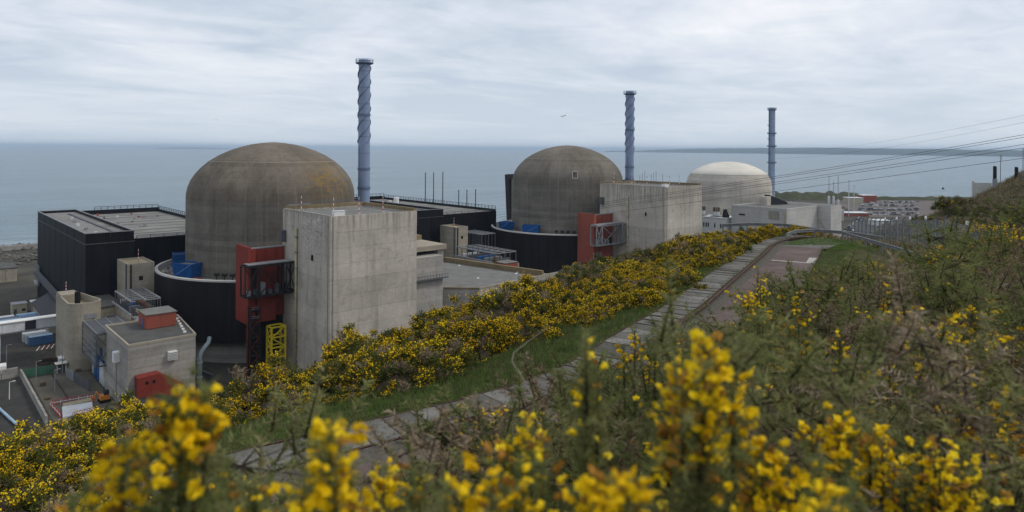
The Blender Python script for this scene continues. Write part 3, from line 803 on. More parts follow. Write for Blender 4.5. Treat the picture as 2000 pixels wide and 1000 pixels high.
def hatch_gantry(du, dv, red, steel, label_red, label_gantry, label_ladder, stretch=0.0):
    """red hatch shelter in the corner between ring and fuel building, with its truss platform"""
    x0, x1, y0, y1 = 69.6 + du, 80.9 + du + stretch, 182 + dv, 191 + dv
    t = thing('hatch_shelter', label_red, 'shelter', ((x0 + x1) / 2, (y0 + y1) / 2, 0))
    obj('side_panel', MB().box(x0, x0 + .7, y0, y1, 14.5, 35.2), red, t)
    obj('side_panel', MB().prism([(x0 + .75, y0 + .4), (x0 + 2.2, y0 + .6), (x0 + 2.2, y0 + 1.1), (x0 + .75, y0 + 1.1)], 14.6, 34.6), red, t)
    obj('back_panel', MB().box(x0 + .7, x1, y0 + 3.2, y0 + 4, 15.2, 34.2), red, t)
    obj('back_panel', MB().box(x0 + 3.0, x1 - 3, y0 + 1.6, y0 + 3.1, 14.4, 21.5), red, t)
    obj('coping', MB().box(x0 + .7, x1, y0 + 3.1, y0 + 4.1, 34.2, 34.5), M_GREYSTEEL, t)
    obj('lower_leg', MB().box(x0, x0 + .7, y0 + .2, y0 + 1, 0, 14.5), red, t)
    obj('gap_shade_panel', MB().box(x0 + 1.5, x1 + 3, y0 + 4.2, y0 + 5, 0, 15.1), M_DARK, t)  # near-black panel: shade of the deep gap put into its colour
    for z in (17.5, 20.5, 24, 27, 30.5): obj('panel_rib', MB().box(x0 - .06, x0, y0 + .1, y1 - .1, z, z + .12), red, t)
    for k in range(4): obj('panel_rib', MB().box(x0 + .7 + k * 2.6, x0 + .85 + k * 2.6, y0 + 3.05, y0 + 3.2, 22, 34.1), red, t)
    g = thing('truss_gantry', label_gantry, 'gantry', ((x0 + x1) / 2, y0 - 2, 21))
    for nm, mb in truss(None, x0 - 2.0, x0 + 1.4, y0 - 3.2, y0 - .1, 22.6, 30.6, 1, .34) + truss(None, x0 + 1.8, x1 - 3.0, y0 - 3.1, y0 + .2, 22.6, 30.4, 1, .3) + truss(None, x1 - 2.6, x1 - .1, y0 - 4.2, y0 - 1, 23, 30.6, 1, .34):
        obj(nm, mb, steel, g)
    obj('deck', MB().box(x0 - 1.2, x1 - .2, y0 - 3.2, y0 + .1, 22.2, 22.42), steel, g)
    obj('deck', MB().box(x0 - 1, x1 - .2, y0 - 3.0, y0 + .6, 30.8, 31.0), M_GREYSTEEL, g)
    for k in range(6): obj('machine', MB().box(x0 - .8 + k * 1.9, x0 + .2 + k * 1.9, y0 - 1.6, y0 - .4, 22.5, 23.6 + 2.2 * random.random()), random.choice([M_MIDSTEEL, M_BLKSTEEL, M_GREYSTEEL]), g)
    l = thing('ladder_tower', label_ladder, 'ladder', (x0 + 1.6, y0 - .5, 0))
    for x in (x0 + .1, x0 + 2.6):
        for y in (y0 - 1.6, y0 + .1): obj('leg', MB().beam((x, y, 0), (x, y, 19.5), .28), steel, l)
    for k in range(8):
        z = 1.5 + k * 2.4
        obj('landing', MB().box(x0 + .1, x0 + 2.6, y0 - 1.6, y0 + .1, z, z + .12), steel, l)
        for zz in (.6, 1.1): obj('handrail', MB().beam((x0 + .1, y0 - 1.6, z + zz), (x0 + 2.6, y0 - 1.6, z + zz), .09), steel if k < 6 else M_GREYSTEEL, l)
        a, b = (x0 + .3, x0 + 2.4) if k % 2 else (x0 + 2.4, x0 + .3)
        obj('flight', MB().beam((a, y0 - 1.4, z), (b, y0 - 1.4, z + 2.4), .22), M_REDD, l)
    return t

LICH = (103, 198, 53.5, 12, 0.9)
reactor(93.6, 223.3, dome_material('dome_brown', LICH, (0.148, 0.126, 0.10), (93.6, 223.3, 36, .22)), 'large brown-grey concrete reactor dome nearest on the left with yellow lichen', wall=dome_material('drum_grey', None, (0.150, 0.137, 0.116), (93.6, 223.3, 36, .3)))
ring_building(93.6, 223.3, 35.0, 23.8, 6.2, 'black clad curved ring building around the foot of the left dome')
fuel_building(81, 158, 44.6, 'tall bare concrete fuel building in front of the left reactor dome', 28.6)
hatch_gantry(0, 0, M_RED, M_BLKSTEEL, 'red steel hatch shelter between left black ring and tall concrete block', 'black steel truss gantry in front of the left red shelter', 'black and red ladder tower under the left red shelter')
stack(127, 222, 94.2, 4.2, 'tallest blue-grey vent stack with helical strakes behind the left dome', bands=(74, 54.3, 47.2))
turbine_hall(0, 0, 'huge black clad turbine hall at the left edge beside the sea')

reactor(239.6, 226.2, dome_material('dome_brown_middle', (230, 205, 60, 6, 0.3), (0.155, 0.138, 0.115), (239.6, 226.2, 42, .45)), 'brown-grey concrete reactor dome in the middle with small pale hatch frame', True, dome_material('drum_grey_middle', None, (0.165, 0.151, 0.13), (239.6, 226.2, 42, .5)))
ring_building(239.6, 226.2, 36.4, 25.0, 6.2, 'black clad curved ring building around the foot of the middle dome')
fuel_building(229, 162, 46.8, 'tall bare concrete fuel building in front of the middle reactor dome')
hatch_gantry(143.4, 4, M_REDB, M_GREYSTEEL, 'tall brick-red hatch shelter beside the middle black ring', 'pale grey steel truss gantry fixed to middle fuel building', 'grey ladder tower under the middle red shelter', 4.6)
stack(273, 215, 91.0, 4.2, 'blue-grey vent stack with helical strakes behind the middle dome', bands=(71.5, 53, 47))
turbine_hall(124, 2, 'black clad turbine hall seen between the left stack and middle dome')

# yellow lattice tower
lattice_tower('lattice_tower', 74.6, 78.4, 178.6, 181.6, 0, 13.6, 5, .34, M_YEL, 'bright yellow lattice tower standing below the left red shelter', 'tower')

for (x, y, w) in ((83, 179, 'nearest the dome on left fuel roof'), (86.5, 167, 'beside the white box on left fuel roof'), (93.5, 166, 'midway on left fuel roof'), (101, 166, 'at right end of left fuel roof')): rw_mast(x, y, 44.0, 4.6, w)
for (x, y, w) in ((233, 192, 'on middle fuel roof close to dome'), (234, 183, 'second from dome on middle fuel roof'), (234, 175, 'third from dome on middle fuel roof'), (240, 168, 'behind the white box on middle fuel roof'), (247, 168, 'at right end of middle fuel roof')): rw_mast(x, y, 46.1, 5.6, w)
def roof_box(x0, x1, y0, y1, z, label):
    t = thing('roof_cabinet', label, 'cabinet', ((x0 + x1) / 2, (y0 + y1) / 2, z))
    obj('body', MB().box(x0, x1, y0, y1, z, z + 1.5), M_WHITEP, t); obj('lid', MB().box(x0 - .1, x1 + .1, y0 - .1, y1 + .1, z + 1.5, z + 1.62), M_WHITE, t)
roof_box(83.2, 86.2, 160.2, 161.6, 44.05, 'white cabinet at the near corner of left fuel roof')
roof_box(231, 234, 164, 165.6, 46.25, 'white cabinet at the near corner of middle fuel roof')

# tanks on the ring roofs
blue_tank(65.0, 217.5, 22.7, R(-62), 5.0, 7.4, 4.4, 'blue ribbed tank on the near side of the left ring roof')
blue_tank(68.6, 238.5, 22.7, R(-100), 3.6, 5.2, 4.4, 'small blue tank squeezed behind on the left ring roof')
blue_tank(209.3, 219.5, 23.9, R(-62), 4.6, 7.4, 4.0, 'blue ribbed tank on middle ring roof right in front of dome')
blue_tank(209.8, 236.5, 23.9, R(-85), 4.4, 6.2, 4.0, 'blue ribbed tank at the left end of middle ring roof')
def vent_row(cx, cy, r, a0, z, label):
    t = thing('vent_row', label, 'vent', (cx + r * math.cos(a0), cy + r * math.sin(a0), z))
    for k in range(4):
        a = a0 + k * 0.09; x, y = cx + r * math.cos(a), cy + r * math.sin(a)
        obj('pipe', MB().tube([(x, y, z), (x, y, z + 1.5)], .16, 6), M_BLKSTEEL, t)
        obj('cowl', MB().tube([(x - math.sin(a) * .7, y + math.cos(a) * .7, z + 1.7), (x + math.sin(a) * .7, y - math.cos(a) * .7, z + 1.7)], .5, 8), M_BLKSTEEL, t)
vent_row(93.6, 223.3, 28.5, R(214), 22.7, 'row of small black vents at the foot of left dome')
vent_row(239.6, 226.2, 28.8, R(214), 23.9, 'row of small black vents at the foot of middle dome')

# annexes right of the left fuel building
t = thing('concrete_annex', 'narrow concrete annex with steel walkway joined to left fuel building', 'building', (112, 170, 0))
obj('wall', MB().box(107.1, 117.4, 160, 190, 0, 31.0), M_CONC2, t)
obj('cornice', MB().prism([(107.2, 163), (121, 163), (121, 185), (107.2, 185)], 32.2, 33.6), M_CONC_TAN, t)
obj('cornice_pier', MB().box(118.5, 120.5, 164, 183, 20, 32.2), M_CONC2, t)
obj('parapet', MB().box(108, 121, 176, 178, 33.6, 35.0), M_BROWNTOP, t)
w = obj('walkway', MB().box(107.2, 118.6, 158.7, 159.95, 24.6, 24.85), M_MIDSTEEL, t)
for k in range(12): obj('rail_post', MB().beam((107.3 + k, 158.75, 24.8), (107.3 + k, 158.75, 25.9), .09), M_MIDSTEEL, w)
obj('handrail', MB().beam((107.2, 158.75, 25.9), (118.6, 158.75, 25.9), .1), M_MIDSTEEL, w)
obj('cage', MB().box(107.3, 110.5, 158.2, 159.9, 6, 15.2), M_MIDSTEEL, t)
rw_mast(109.5, 180, 35.0, 2.6, 'on the narrow concrete annex')

t = thing('low_concrete_building', 'low flat-roofed concrete building with chamfered corner between the two units', 'building', (142, 180, 0))
poly = [(119.2, 170.2), (130.5, 159.3), (160.5, 161.4), (160.5, 205), (119.2, 205)]
n = 7
for k in range(n): obj('wall_lift', MB().prism([(x + (.03 if k % 2 else 0), y + (.03 if k % 2 else 0)) for x, y in poly], k * 2.78 + .04, (k + 1) * 2.78), M_CONC2, t)
obj('roof', MB().prism([(120, 170.6), (130.8, 160.1), (159.7, 162.1), (159.7, 204.5), (120, 204.5)], 19.5, 19.62), M_ROOFG, t)
obj('edge_kerb', MB().beam((119.6, 169.9, 19.75), (130.6, 159.4, 19.75), .5, .5), M_BROWNTOP, t)
obj('edge_kerb', MB().beam((130.6, 159.5, 19.76), (160.3, 161.7, 19.76), .5, .5), M_CONC_TAN, t)
obj('back_parapet', MB().beam((160.0, 162, 20.4), (152.0, 206, 20.4), 1.0, 1.9), M_BROWNTOP, t)
obj('end_wall', MB().box(163, 186, 180, 216, 0, 13.9), M_CONC2, t)
obj('end_roof', MB().box(163.4, 185.7, 180.4, 215.6, 13.9, 14.02), M_ROOFG, t)
obj('end_parapet', MB().box(162.9, 186.1, 179.9, 180.5, 13.9, 15.4), M_CONC2, t)
for (x, y) in ((140, 172), (155, 170), (157, 171.5), (150, 195)): obj('roof_block', MB().box(x, x + .9, y, y + .5, 19.6, 19.9), M_WHITEP, t)
t = thing('steel_frame_shelter', 'small black steel frame with blue panel beside low concrete building', 'frame', (146, 157, 8))
for nm, mb in truss(None, 143, 150, 154, 158.5, 4, 15.5, 1, .4): obj(nm, mb, M_BLKSTEEL, t)
obj('panel', MB().box(143.5, 146.5, 158.3, 158.5, 4, 12.5), M_BLUED, t)

def red_hut(x0, x1, y0, y1, z, hgt, label):
    t = thing('red_hut', label, 'hut', ((x0 + x1) / 2, (y0 + y1) / 2, z))
    obj('wall', MB().box(x0, x1, y0, y1, z, z + hgt), M_REDB, t)
    obj('roof', MB().box(x0 - .2, x1 + .2, y0 - .2, y1 + .2, z + hgt, z + hgt + .2), M_ROOFG, t)
    obj('door', MB().box(x0 - .06, x0, y0 + (y1 - y0) * .35, y0 + (y1 - y0) * .35 + 1.1, z, z + 2.2), M_BLUED, t)
red_hut(46.6, 53.6, 188.5, 196, 16.1, 3.4, 'brick-red hut on the roof of the concrete pump building')
red_hut(174.6, 181.2, 197.5, 203.5, 14.05, 3.4, 'brick-red hut at the foot of the middle black ring')

# pump / auxiliary building bottom left
t = thing('pump_building', 'low board-marked concrete building with blue doors below the left ring', 'building', (47, 186, 0))
n = 12
for k in range(n): obj('wall_lift', MB().box(39.6 + .03 * (k % 2), 54.4 - .03 * (k % 2), 175.6 + .03 * (k % 2), 199, k * 1.31 + .03, (k + 1) * 1.31), M_CONC_AUX, t)
obj('parapet', MB().ringwall([(39.55, 175.55), (54.5, 175.55), (57, 199), (39.55, 199)], .4, 15.74, 16.35), M_CONC_TAN, t)
obj('roof', MB().prism([(39.9, 175.9), (54.2, 175.9), (56.8, 198.8), (39.9, 198.8)], 15.4, 15.95), M_ROOFD, t)
obj('side_wall', MB().prism([(54.4, 176), (56.9, 198), (56.9, 199), (54.4, 199)], 0, 15.3), M_CONC_AUX, t)
for k in range(6): obj('roof_block', MB().box(52.8 + k * .5, 53.4 + k * .5, 179.5 + k * 3, 180.1 + k * 3, 15.95, 16.35), M_WHITEP, t)
a = obj('wall_unit', MB().box(38.3, 39.6, 183.2, 185, 10.6, 13.0), M_WHITEP, t)
a = obj('wall_unit', MB().box(48.0, 50.0, 174.6, 175.6, 11.2, 13.2), M_WHITEP, t)
for k in range(5): obj('louvre', MB().box(48.05, 49.95, 174.54, 174.6, 11.4 + k * .35, 11.55 + k * .35), M_GREYSTEEL, a)
for y in (189.8,): obj('window', MB().box(39.5, 39.62, y, y + 1.6, 9.0, 11.8), M_BLUED, t)
obj('downpipe', MB().tube([(39.45, 186.5, 0), (39.45, 186.5, 10.5)], .12, 6), M_YELPIPE, t)
ch = obj('chute', MB().add([(41.0, 175.55, 4.5), (41.0, 172.6, 4.5), (41.0, 172.6, 9.0), (41.0, 175.55, 9.0), (45.6, 175.55, 4.5), (45.6, 172.6, 4.5), (45.6, 172.6, 9.2), (45.6, 175.55, 9.2), (51.5, 175.55, 2.0), (51.5, 172.6, 2.0), (51.5, 172.6, 5.0), (51.5, 175.55, 5.0)],
   [(0,1,2,3),(1,5,6,2),(2,6,7,3),(0,4,5,1),(5,9,10,6),(6,10,11,7),(4,8,9,5),(8,11,10,9)]), M_RED, t)
for x in (42.6, 44.1): obj('port', MB().box(x, x + .55, 172.52, 172.6, 7.3, 8.0), M_DARK, ch)
d = thing('silver_duct', 'pale blue-grey bent duct climbing the corner of the concrete pump building', 'duct', (56, 175.4, 0))
obj('pipe', MB().tube([(55.3, 175.3, 0), (55.3, 175.3, 10.6), (55.7, 175.6, 11.6), (57, 176.6, 12.5), (58, 177.5, 13.0), (58.6, 178.5, 14.0)], .52, 12), plain('grey_blue_duct', (0.13, 0.165, 0.19), .6), d, True)
for z in (2, 5.5, 9): obj('flange', MB().tube([(55.3, 175.3, z), (55.3, 175.3, z + .3)], .64, 12), M_GREYSTEEL, d)

# lower wing with blue doors, mesh cage above
t = thing('service_wing', 'pale rendered service wing with blue doors beneath mesh cage', 'building', (43, 207, 0))
obj('wall', MB().box(39.9, 48, 199.1, 216, 0, 11.0), concrete('cream_render', (0.42, 0.40, 0.34), var=0.12, streak=0.3), t)
dd = obj('door', MB().box(39.7, 39.9, 206.5, 212.5, 0, 6.0), M_BLUED, t)
obj('door_seam', MB().box(39.66, 39.7, 209.4, 209.6, 0, 6), M_DARK, dd)
obj('door_track', MB().box(39.6, 39.88, 200.5, 213.5, 6.1, 6.6), M_BLUED, t)
obj('door', MB().box(39.72, 39.9, 201, 205.8, 0, 5.9), M_WHITE, t)
obj('window', MB().box(39.78, 39.9, 203.2, 205.6, 7.0, 9.2), M_BLUED, t)
obj('window', MB().box(39.78, 39.9, 211.2, 213.8, 7.4, 9.2), M_GLASS, t)
g = thing('mesh_cage', 'grey steel mesh cage with slatted canopy beside the concrete stair tower', 'cage', (42, 207, 9))
for nm, mb in truss(None, 37.4, 43, 197.5, 214.5, 6.4, 14.4, 1, .26): obj(nm, mb, M_MIDSTEEL, g)
def mesh_panel_mat():
    m, nt, b = newmat('wire_mesh'); h = NB(nt)
    b.inputs['Base Color'].default_value = (0.16, 0.17, 0.18, 1); b.inputs['Roughness'].default_value = 0.6
    tr = h.n.new('ShaderNodeBsdfTransparent'); mx = h.n.new('ShaderNodeMixShader'); mx.inputs[0].default_value = 0.45
    nt.links.new(tr.outputs[0], mx.inputs[1]); nt.links.new(b.outputs[0], mx.inputs[2])
    nt.links.new(mx.outputs[0], nt.nodes['Material Output'].inputs[0]); return m
M_MESH = mesh_panel_mat()
for k in range(6): obj('mesh_panel', MB().box(37.38, 37.42, 197.6 + k * 2.82, 200.3 + k * 2.82, 6.4, 14.3), M_MESH, g)
for k in range(5):
    obj('frame_rail', MB().beam((37.35, 197.5, 7.8 + k * 1.6), (37.35, 214.5, 7.8 + k * 1.6), .12), M_GREYSTEEL, g)
for k in range(14):
    obj('canopy_slat', MB().box(37.3, 46.5, 197.8 + k * 1.22, 198.75 + k * 1.22, 14.55, 14.66), M_MIDSTEEL, g)
for k in range(4): obj('canopy_rail', MB().beam((37.6 + 2.6 * k, 197.5, 14.75), (37.6 + 2.6 * k, 215, 14.75), .14), M_GREYSTEEL, g)

# rounded concrete stair tower with open top
t = thing('stair_tower', 'rounded tan concrete stair tower with open top where white footbridge ends', 'tower', (39, 230, 0))
def rounded(x0, x1, y0, y1, r, n=8):
    p = []
    for cx, cy, a in ((x1 - r, y1 - .3, 0), (x0 + .3, y1 - .3, 90), (x0 + r, y0 + r, 180), (x1 - r, y0 + r, 270)):
        rr_ = r if cy < y1 - 1 else .3
        for k in range(n + 1):
            an = R(a + 90 * k / n); p.append((cx + rr_ * math.cos(an), cy + rr_ * math.sin(an)))
    return p
op = rounded(35.0, 43.2, 219, 240, 3.6)
for k in range(6): obj('wall_lift', MB().ringwall([(x + (.02 if k % 2 else 0), y) for x, y in op], .45, k * 3.05 + .03, (k + 1) * 3.05 if k < 5 else 18.6), M_CONC_TAN, t)
obj('floor', MB().prism(rounded(35.3, 42.9, 219.4, 239.6, 3.3), 16.2, 16.5), concrete('tan_floor', (0.36, 0.30, 0.20), var=0.2), t)
obj('penthouse', MB().box(35.2, 39.5, 233, 239.7, 16.5, 18.95), M_CONC_TAN, t)
obj('vent', MB().tube([(38.8, 230, 16.4), (38.8, 230, 20.0)], .75, 10), M_DARK, t)
obj('window', MB().box(38.6, 41.6, 218.9, 219.1, 14.2, 15.5), M_GREYSTEEL, t)
rw_mast(37, 236.5, 18.95, 3.2, 'on top of the rounded stair tower')

# white covered footbridge
t = thing('footbridge', 'white covered footbridge running into the concrete stair tower', 'bridge', (15, 243, 0))
for k in range(18): 
    x = -12 + k * 2.66
    obj('wall_panel', MB().box(x, x + 2.6, 242.6, 242.75, 8.3, 10.9), M_WHITE if k not in (9, 15) else M_GLASS, t)
obj('back_wall', MB().box(-12, 35.6, 245.2, 245.35, 8.3, 10.9), M_WHITE, t)
obj('roof', MB().box(-12.2, 36, 242.3, 245.6, 10.95, 11.2), M_WHITEP, t)
obj('deck', MB().box(-12.2, 36, 242.4, 245.5, 8.0, 8.25), M_GREYSTEEL, t)
for x in (-2, 21.6): obj('pier', MB().box(x - .6, x + .6, 243.2, 244.8, 0, 8), M_WHITE, t)

# small square concrete towers with lichen roof
def small_tower(u0, v0, w, l, zt, label):
    t = thing('vent_tower', label, 'tower', (u0 + w / 2, v0 + l / 2, 0))
    n = 8
    for k in range(n):
        hh = zt / n; i = .03 * (k % 2)
        (obj('wall_lift', MB().box(u0 + i, u0 + w - i, v0 + i, v0 + l - i, k * hh + .03, (k + 1) * hh), M_CONC_TAN, t) if k < n - 1 else
         obj('wall_lift', MB().ringwall([(u0, v0), (u0 + w, v0), (u0 + w, v0 + l), (u0, v0 + l)], .4, k * hh + .03, zt), M_CONC_TAN, t))
    obj('roof', MB().box(u0 + .35, u0 + w - .35, v0 + .35, v0 + l - .35, zt - 1.0, zt - .55), concrete('tan_floor', (0.36, 0.30, 0.20)), t)
    obj('pipe', MB().tube([(u0 + .9, v0 - .2, 0), (u0 + .9, v0 - .2, zt - .2)], .22, 8), M_BLKSTEEL, t)
    obj('ladder', MB().box(u0 - .35, u0, v0 + .5, v0 + 1.1, 2, zt), M_MIDSTEEL, t)
    obj('window', MB().box(u0 + w * .42, u0 + w * .42 + 1.1, v0 - .05, v0 + .05, zt - 5.2, zt - 3.9), M_DARK, t)
small_tower(51.6, 229.8, 7.4, 13.2, 26.5, 'square concrete vent tower with lichen roof in front of left black hall')
small_tower(178.2, 233.6, 6.6, 11.5, 28, 'square concrete vent tower in front of the black hall beyond')
rw_mast(56, 236, 26, 4.0, 'on the vent tower by left hall'); rw_mast(182, 240, 27.5, 4.0, 'on the far square vent tower')

def steel_frame(u0, u1, v0, v1, zb, zt, label, wall=True):
    t = thing('steel_platform', label, 'platform', ((u0 + u1) / 2, (v0 + v1) / 2, zb))
    nu, nv = 5, 7
    for k in range(nv + 1):
        y = v0 + (v1 - v0) * k / nv
        for x in (u0, (u0 + u1) / 2, u1): obj('post', MB().box(x - .13, x + .13, y - .13, y + .13, zb, zt), M_MIDSTEEL, t)
        obj('cross_beam', MB().beam((u0, y, zt), (u1, y, zt), .26), M_GREYSTEEL, t)
    for x in (u0, (u0 + u1) / 2, u1): obj('long_beam', MB().beam((x, v0, zt + .05), (x, v1, zt + .05), .34), M_GREYSTEEL, t)
    for k in range(nv):
        y = v0 + (v1 - v0) * (k + .5) / nv; obj('grating', MB().box(u0 + .3, u1 - .3, y - .45, y + .45, zt - .3, zt - .22), M_MIDSTEEL, t)
    for k in range(5):
        y = v0 + (v1 - v0) * (k + .4) / 5
        obj('machine', MB().box(u0 + 1, u1 - 1.2, y, y + 1.6, zb, zb + 2.0), [M_MIDSTEEL, M_GREYSTEEL, M_BLUED, M_MIDSTEEL, M_WHITE][k], t)
    if wall:
        for k in range(4):
            y = v0 - 2 + k * (v1 - v0 + 3) / 4
            obj('wall_panel', MB().box(u0 - .8, u0 - .4, y, y + (v1 - v0 + 3) / 4 - .4, 0, zb + 1), M_CONC_TAN, t)
        obj('wall_rail', MB().beam((u0 - .6, v0 - 2, zb + 1.2), (u0 - .6, v1 + 1, zb + 1.2), .6, .4), M_GREYSTEEL, t)
    obj('slab', MB().box(u0 - .3, u1 + 1, v0 - 1, v1 + 1, zb - 4, zb - .02), M_CONC_AUX, t)
steel_frame(48.2, 55.6, 210.5, 229, 14.6, 19, 'galvanised steel platform over machinery left of the left black ring')
steel_frame(176, 187, 205, 230, 15.5, 20.2, 'galvanised steel platform over machinery left of the middle black ring')
steel_frame(191, 199, 232, 247, 14, 24, 'blue-grey pipe rack behind the middle black ring', False)
d = thing('exhaust_pipe', 'rusty brown bent exhaust pipe beside the galvanised platform', 'pipe', (52, 211, 0))
obj('riser', MB().tube([(51.5, 207.5, 8), (51.5, 207.5, 17.2), (51.1, 208.1, 18.4), (50.3, 208.8, 18.9), (49.4, 209.6, 18.9)], .75, 12), M_RUST, d, True)
obj('silver_duct', MB().tube([(49.4, 206.5, 10), (49.4, 207, 13.5), (49.2, 208, 15)], .9, 12), M_GREYSTEEL, d, True)
d = thing('exhaust_pipe', 'brown upright exhaust pipe beside the far red hut', 'pipe', (181, 214, 8))
obj('riser', MB().tube([(174.2, 203, 6), (174.2, 203, 19.5)], .7, 12), M_RUST, d, True)

# low link building between stair tower and steel platform
t = thing('link_building', 'dark tan flat-roofed link building behind the stair tower', 'building', (47, 240, 0))
obj('wall', MB().box(43.4, 49.4, 226, 243.5, 0, 15.2), M_CONC_TAN, t); obj('roof', MB().box(43.2, 49.6, 225.7, 243.8, 15.2, 15.6), M_ROOFD, t)
obj('kerb', MB().box(43.1, 43.5, 225.6, 243.8, 15.6, 16.1), M_PALE, t)

# grey duct along the black hall, small wall louvre
t = thing('conveyor_duct', 'long pale grey duct along the foot of left black hall', 'duct', (42, 300, 10))
obj('duct', MB().beam((41.6, 331, 11.2), (41.6, 262, 9.0), 1.6, 1.5), M_MIDSTEEL, t)
obj('panel', MB().box(42.4, 42.9, 331, 338, 5.5, 13.5), plain('grey_green_panel', (0.14, 0.17, 0.17), 0.6), t)
obj('ledge', MB().beam((42.3, 338, 7), (41.2, 326, 7), 1.2, .3), M_GREYSTEEL, t)

# ------------------------------------------------------------------ third unit
def third_unit():
    cx, cy = 420.0, 246.5
    t = thing('reactor_building', 'pale concrete reactor with shallow cream dome, farthest right', 'building', (cx, cy, 0))
    obj('containment_wall', MB().lathe([(28, 0), (28, 36), (27.6, 40.2), (26.6, 43.2), (24.9, 45.6)], cx, cy, 112), M_EPR, t, True)
    obj('dome', MB().lathe([(25.05, 45.6), (25.0, 45.9), (21.5, 48.3), (17, 50.6), (12, 52.4), (6.5, 53.5), (0.01, 53.9)], cx, cy, 112), M_EPRCAP, t, True)
    for k in range(24):
        a = 2 * math.pi * k / 24
        obj('rib', MB().beam((cx + 28.05 * math.cos(a), cy + 28.05 * math.sin(a), 0), (cx + 28.05 * math.cos(a), cy + 28.05 * math.sin(a), 27), .25), M_EPR, t)
    b = thing('concrete_block', 'pale concrete block in front of the farthest dome', 'building', (400, 205, 0))
    obj('wall', MB().box(380.5, 420.3, 186, 221, 0, 27.4), M_EPRB, b)
    obj('parapet', MB().ringwall([(380.4, 185.9), (420.2, 185.9), (420.2, 221), (380.4, 221)], .6, 27.4, 28.2), M_EPRB, b)
    obj('roof', MB().box(381, 419.8, 186.6, 220.4, 27.4, 27.6), M_ROOFG, b)
    w = obj('louvre_window', MB().box(380.3, 380.5, 190.5, 197, 21.5, 26.4), M_CONC_TAN, b)
    for k in range(4): obj('bar', MB().box(380.2, 380.3, 190.8 + k * 1.7, 191.2 + k * 1.7, 21.5, 26.4), M_GREYSTEEL, w)
    obj('downpipe', MB().tube([(380.2, 187.2, 0), (380.2, 187.2, 26)], .25, 6), M_YELPIPE, b)
    obj('slot', MB().box(380.35, 380.5, 212, 216, 22.3, 23.2), M_DARK, b)
    b = thing('concrete_block', 'pale concrete block at the right end with sloping yellow rail', 'building', (430, 200, 0))
    obj('wall', MB().box(420.6, 436, 178, 224, 0, 28.1), M_EPRB, b)
    obj('roof', MB().box(421, 435.6, 178.4, 223.6, 28.1, 28.2), M_ROOFG, b)
    w = obj('louvre_window', MB().box(420.4, 420.6, 185.6, 190.5, 21, 26.6), M_CONC_TAN, b)
    for k in range(4): obj('bar', MB().box(420.3, 420.4, 185.9 + k * 1.35, 186.2 + k * 1.35, 21, 26.6), M_GREYSTEEL, w)
    obj('rail', MB().tube([(420.3, 185.6, 21), (420.3, 181, 14), (420.3, 180.8, 0)], .28, 6), M_YELPIPE, b)
    b = thing('office_building', 'white low building with small windows beside the middle fuel block', 'building', (388, 238, 0))
    obj('wall', MB().box(379.5, 395, 224, 252, 0, 19.4), plain('white_render', (0.62, 0.62, 0.60), 0.8, var=0.1), b)
    obj('roof', MB().box(379.2, 395.3, 223.7, 252.3, 19.4, 19.9), M_WHITEP, b)
    obj('plinth', MB().box(379.3, 379.5, 224, 252, 0, 9.5), M_MIDSTEEL, b)
    for y in (226, 227.3, 231.4, 236.0, 237.5, 239.2, 242.4, 244.2): obj('window', MB().box(379.35, 379.5, y, y + .8, 13.4, 16), M_GLASS, b)
    for (x, y, w_) in ((383.5, 243.5, 'left'), (383.5, 233.2, 'right')):
        c = thing('cooling_unit', 'round white cooling unit with dark fins, %s of the two on the white low roof' % w_, 'cooling unit', (x, y, 19.9))
        obj('drum', MB().lathe([(2.0, 19.9), (2.0, 23), (0.01, 23.1)], x, y, 24), M_WHITE, c, False)
        for k in range(12):
            an = 2 * math.pi * k / 12; obj('fin', MB().beam((x + 1.8 * math.cos(an), y + 1.8 * math.sin(an), 23), (x + 1.8 * math.cos(an), y + 1.8 * math.sin(an), 25.6), .45), plain('brown_fin', (0.12, 0.09, 0.07), 0.7), c)
        obj('plinth', MB().box(x - 2.7, x + 2.7, y - 2.7, y + 2.7, 19.9, 20.3), M_DARK, c)
    c = thing('dark_stair', 'dark stacked plant on the white low roof near the dome', 'plant unit', (382, 225, 19.9))
    for k in range(3): obj('module', MB().box(380.5 + k * .5, 384 - k * .5, 224.5 + k * .4, 227.3, 19.9 + k * 1.7, 21.5 + k * 1.7), M_BLKSTEEL, c)
    c = thing('stair_conveyor', 'dark sloping stair housing right of the pale dome', 'stair', (408, 206, 27.6))
    obj('housing', MB().add([(404, 212, 27.7), (404, 209, 27.7), (404, 209, 34), (404, 212, 34), (418, 207, 27.7), (418, 204, 27.7), (418, 204, 29), (418, 207, 29)], [(0,1,2,3),(1,5,6,2),(2,6,7,3),(3,7,4,0),(4,7,6,5)]), M_BLKSTEEL, c)
    obj('tower', MB().box(399.5, 404.5, 208, 213, 27.6, 33), M_EPR, c)
    stack(456, 234, 91.5, 4.4, 'pale blue straight vent stack with ring galleries, farthest right', False, 0, M_STACKE, (), 1.45)
    st = bpy.data.objects['vent_stack.002']
    r = 2.2
    for z in (74, 65, 53.5):
        obj('ring_gallery', MB().lathe([(r, z - .9), (r * 1.45, z - .5), (r * 1.45, z + .1), (r, z + .2)], 456, 234, 32), M_STACKD, st)
    for z in (79, 69.5, 59): obj('landing', MB().box(456 - 3.4, 456 - 2, 234 + .2, 234 + 1.6, z, z + .5), M_STACKD, st)
    obj('ladder', MB().box(456 - 2.5, 456 - 2.2, 234 + .6, 234 + 1.2, 25, 90), M_STACKD, st)
third_unit()

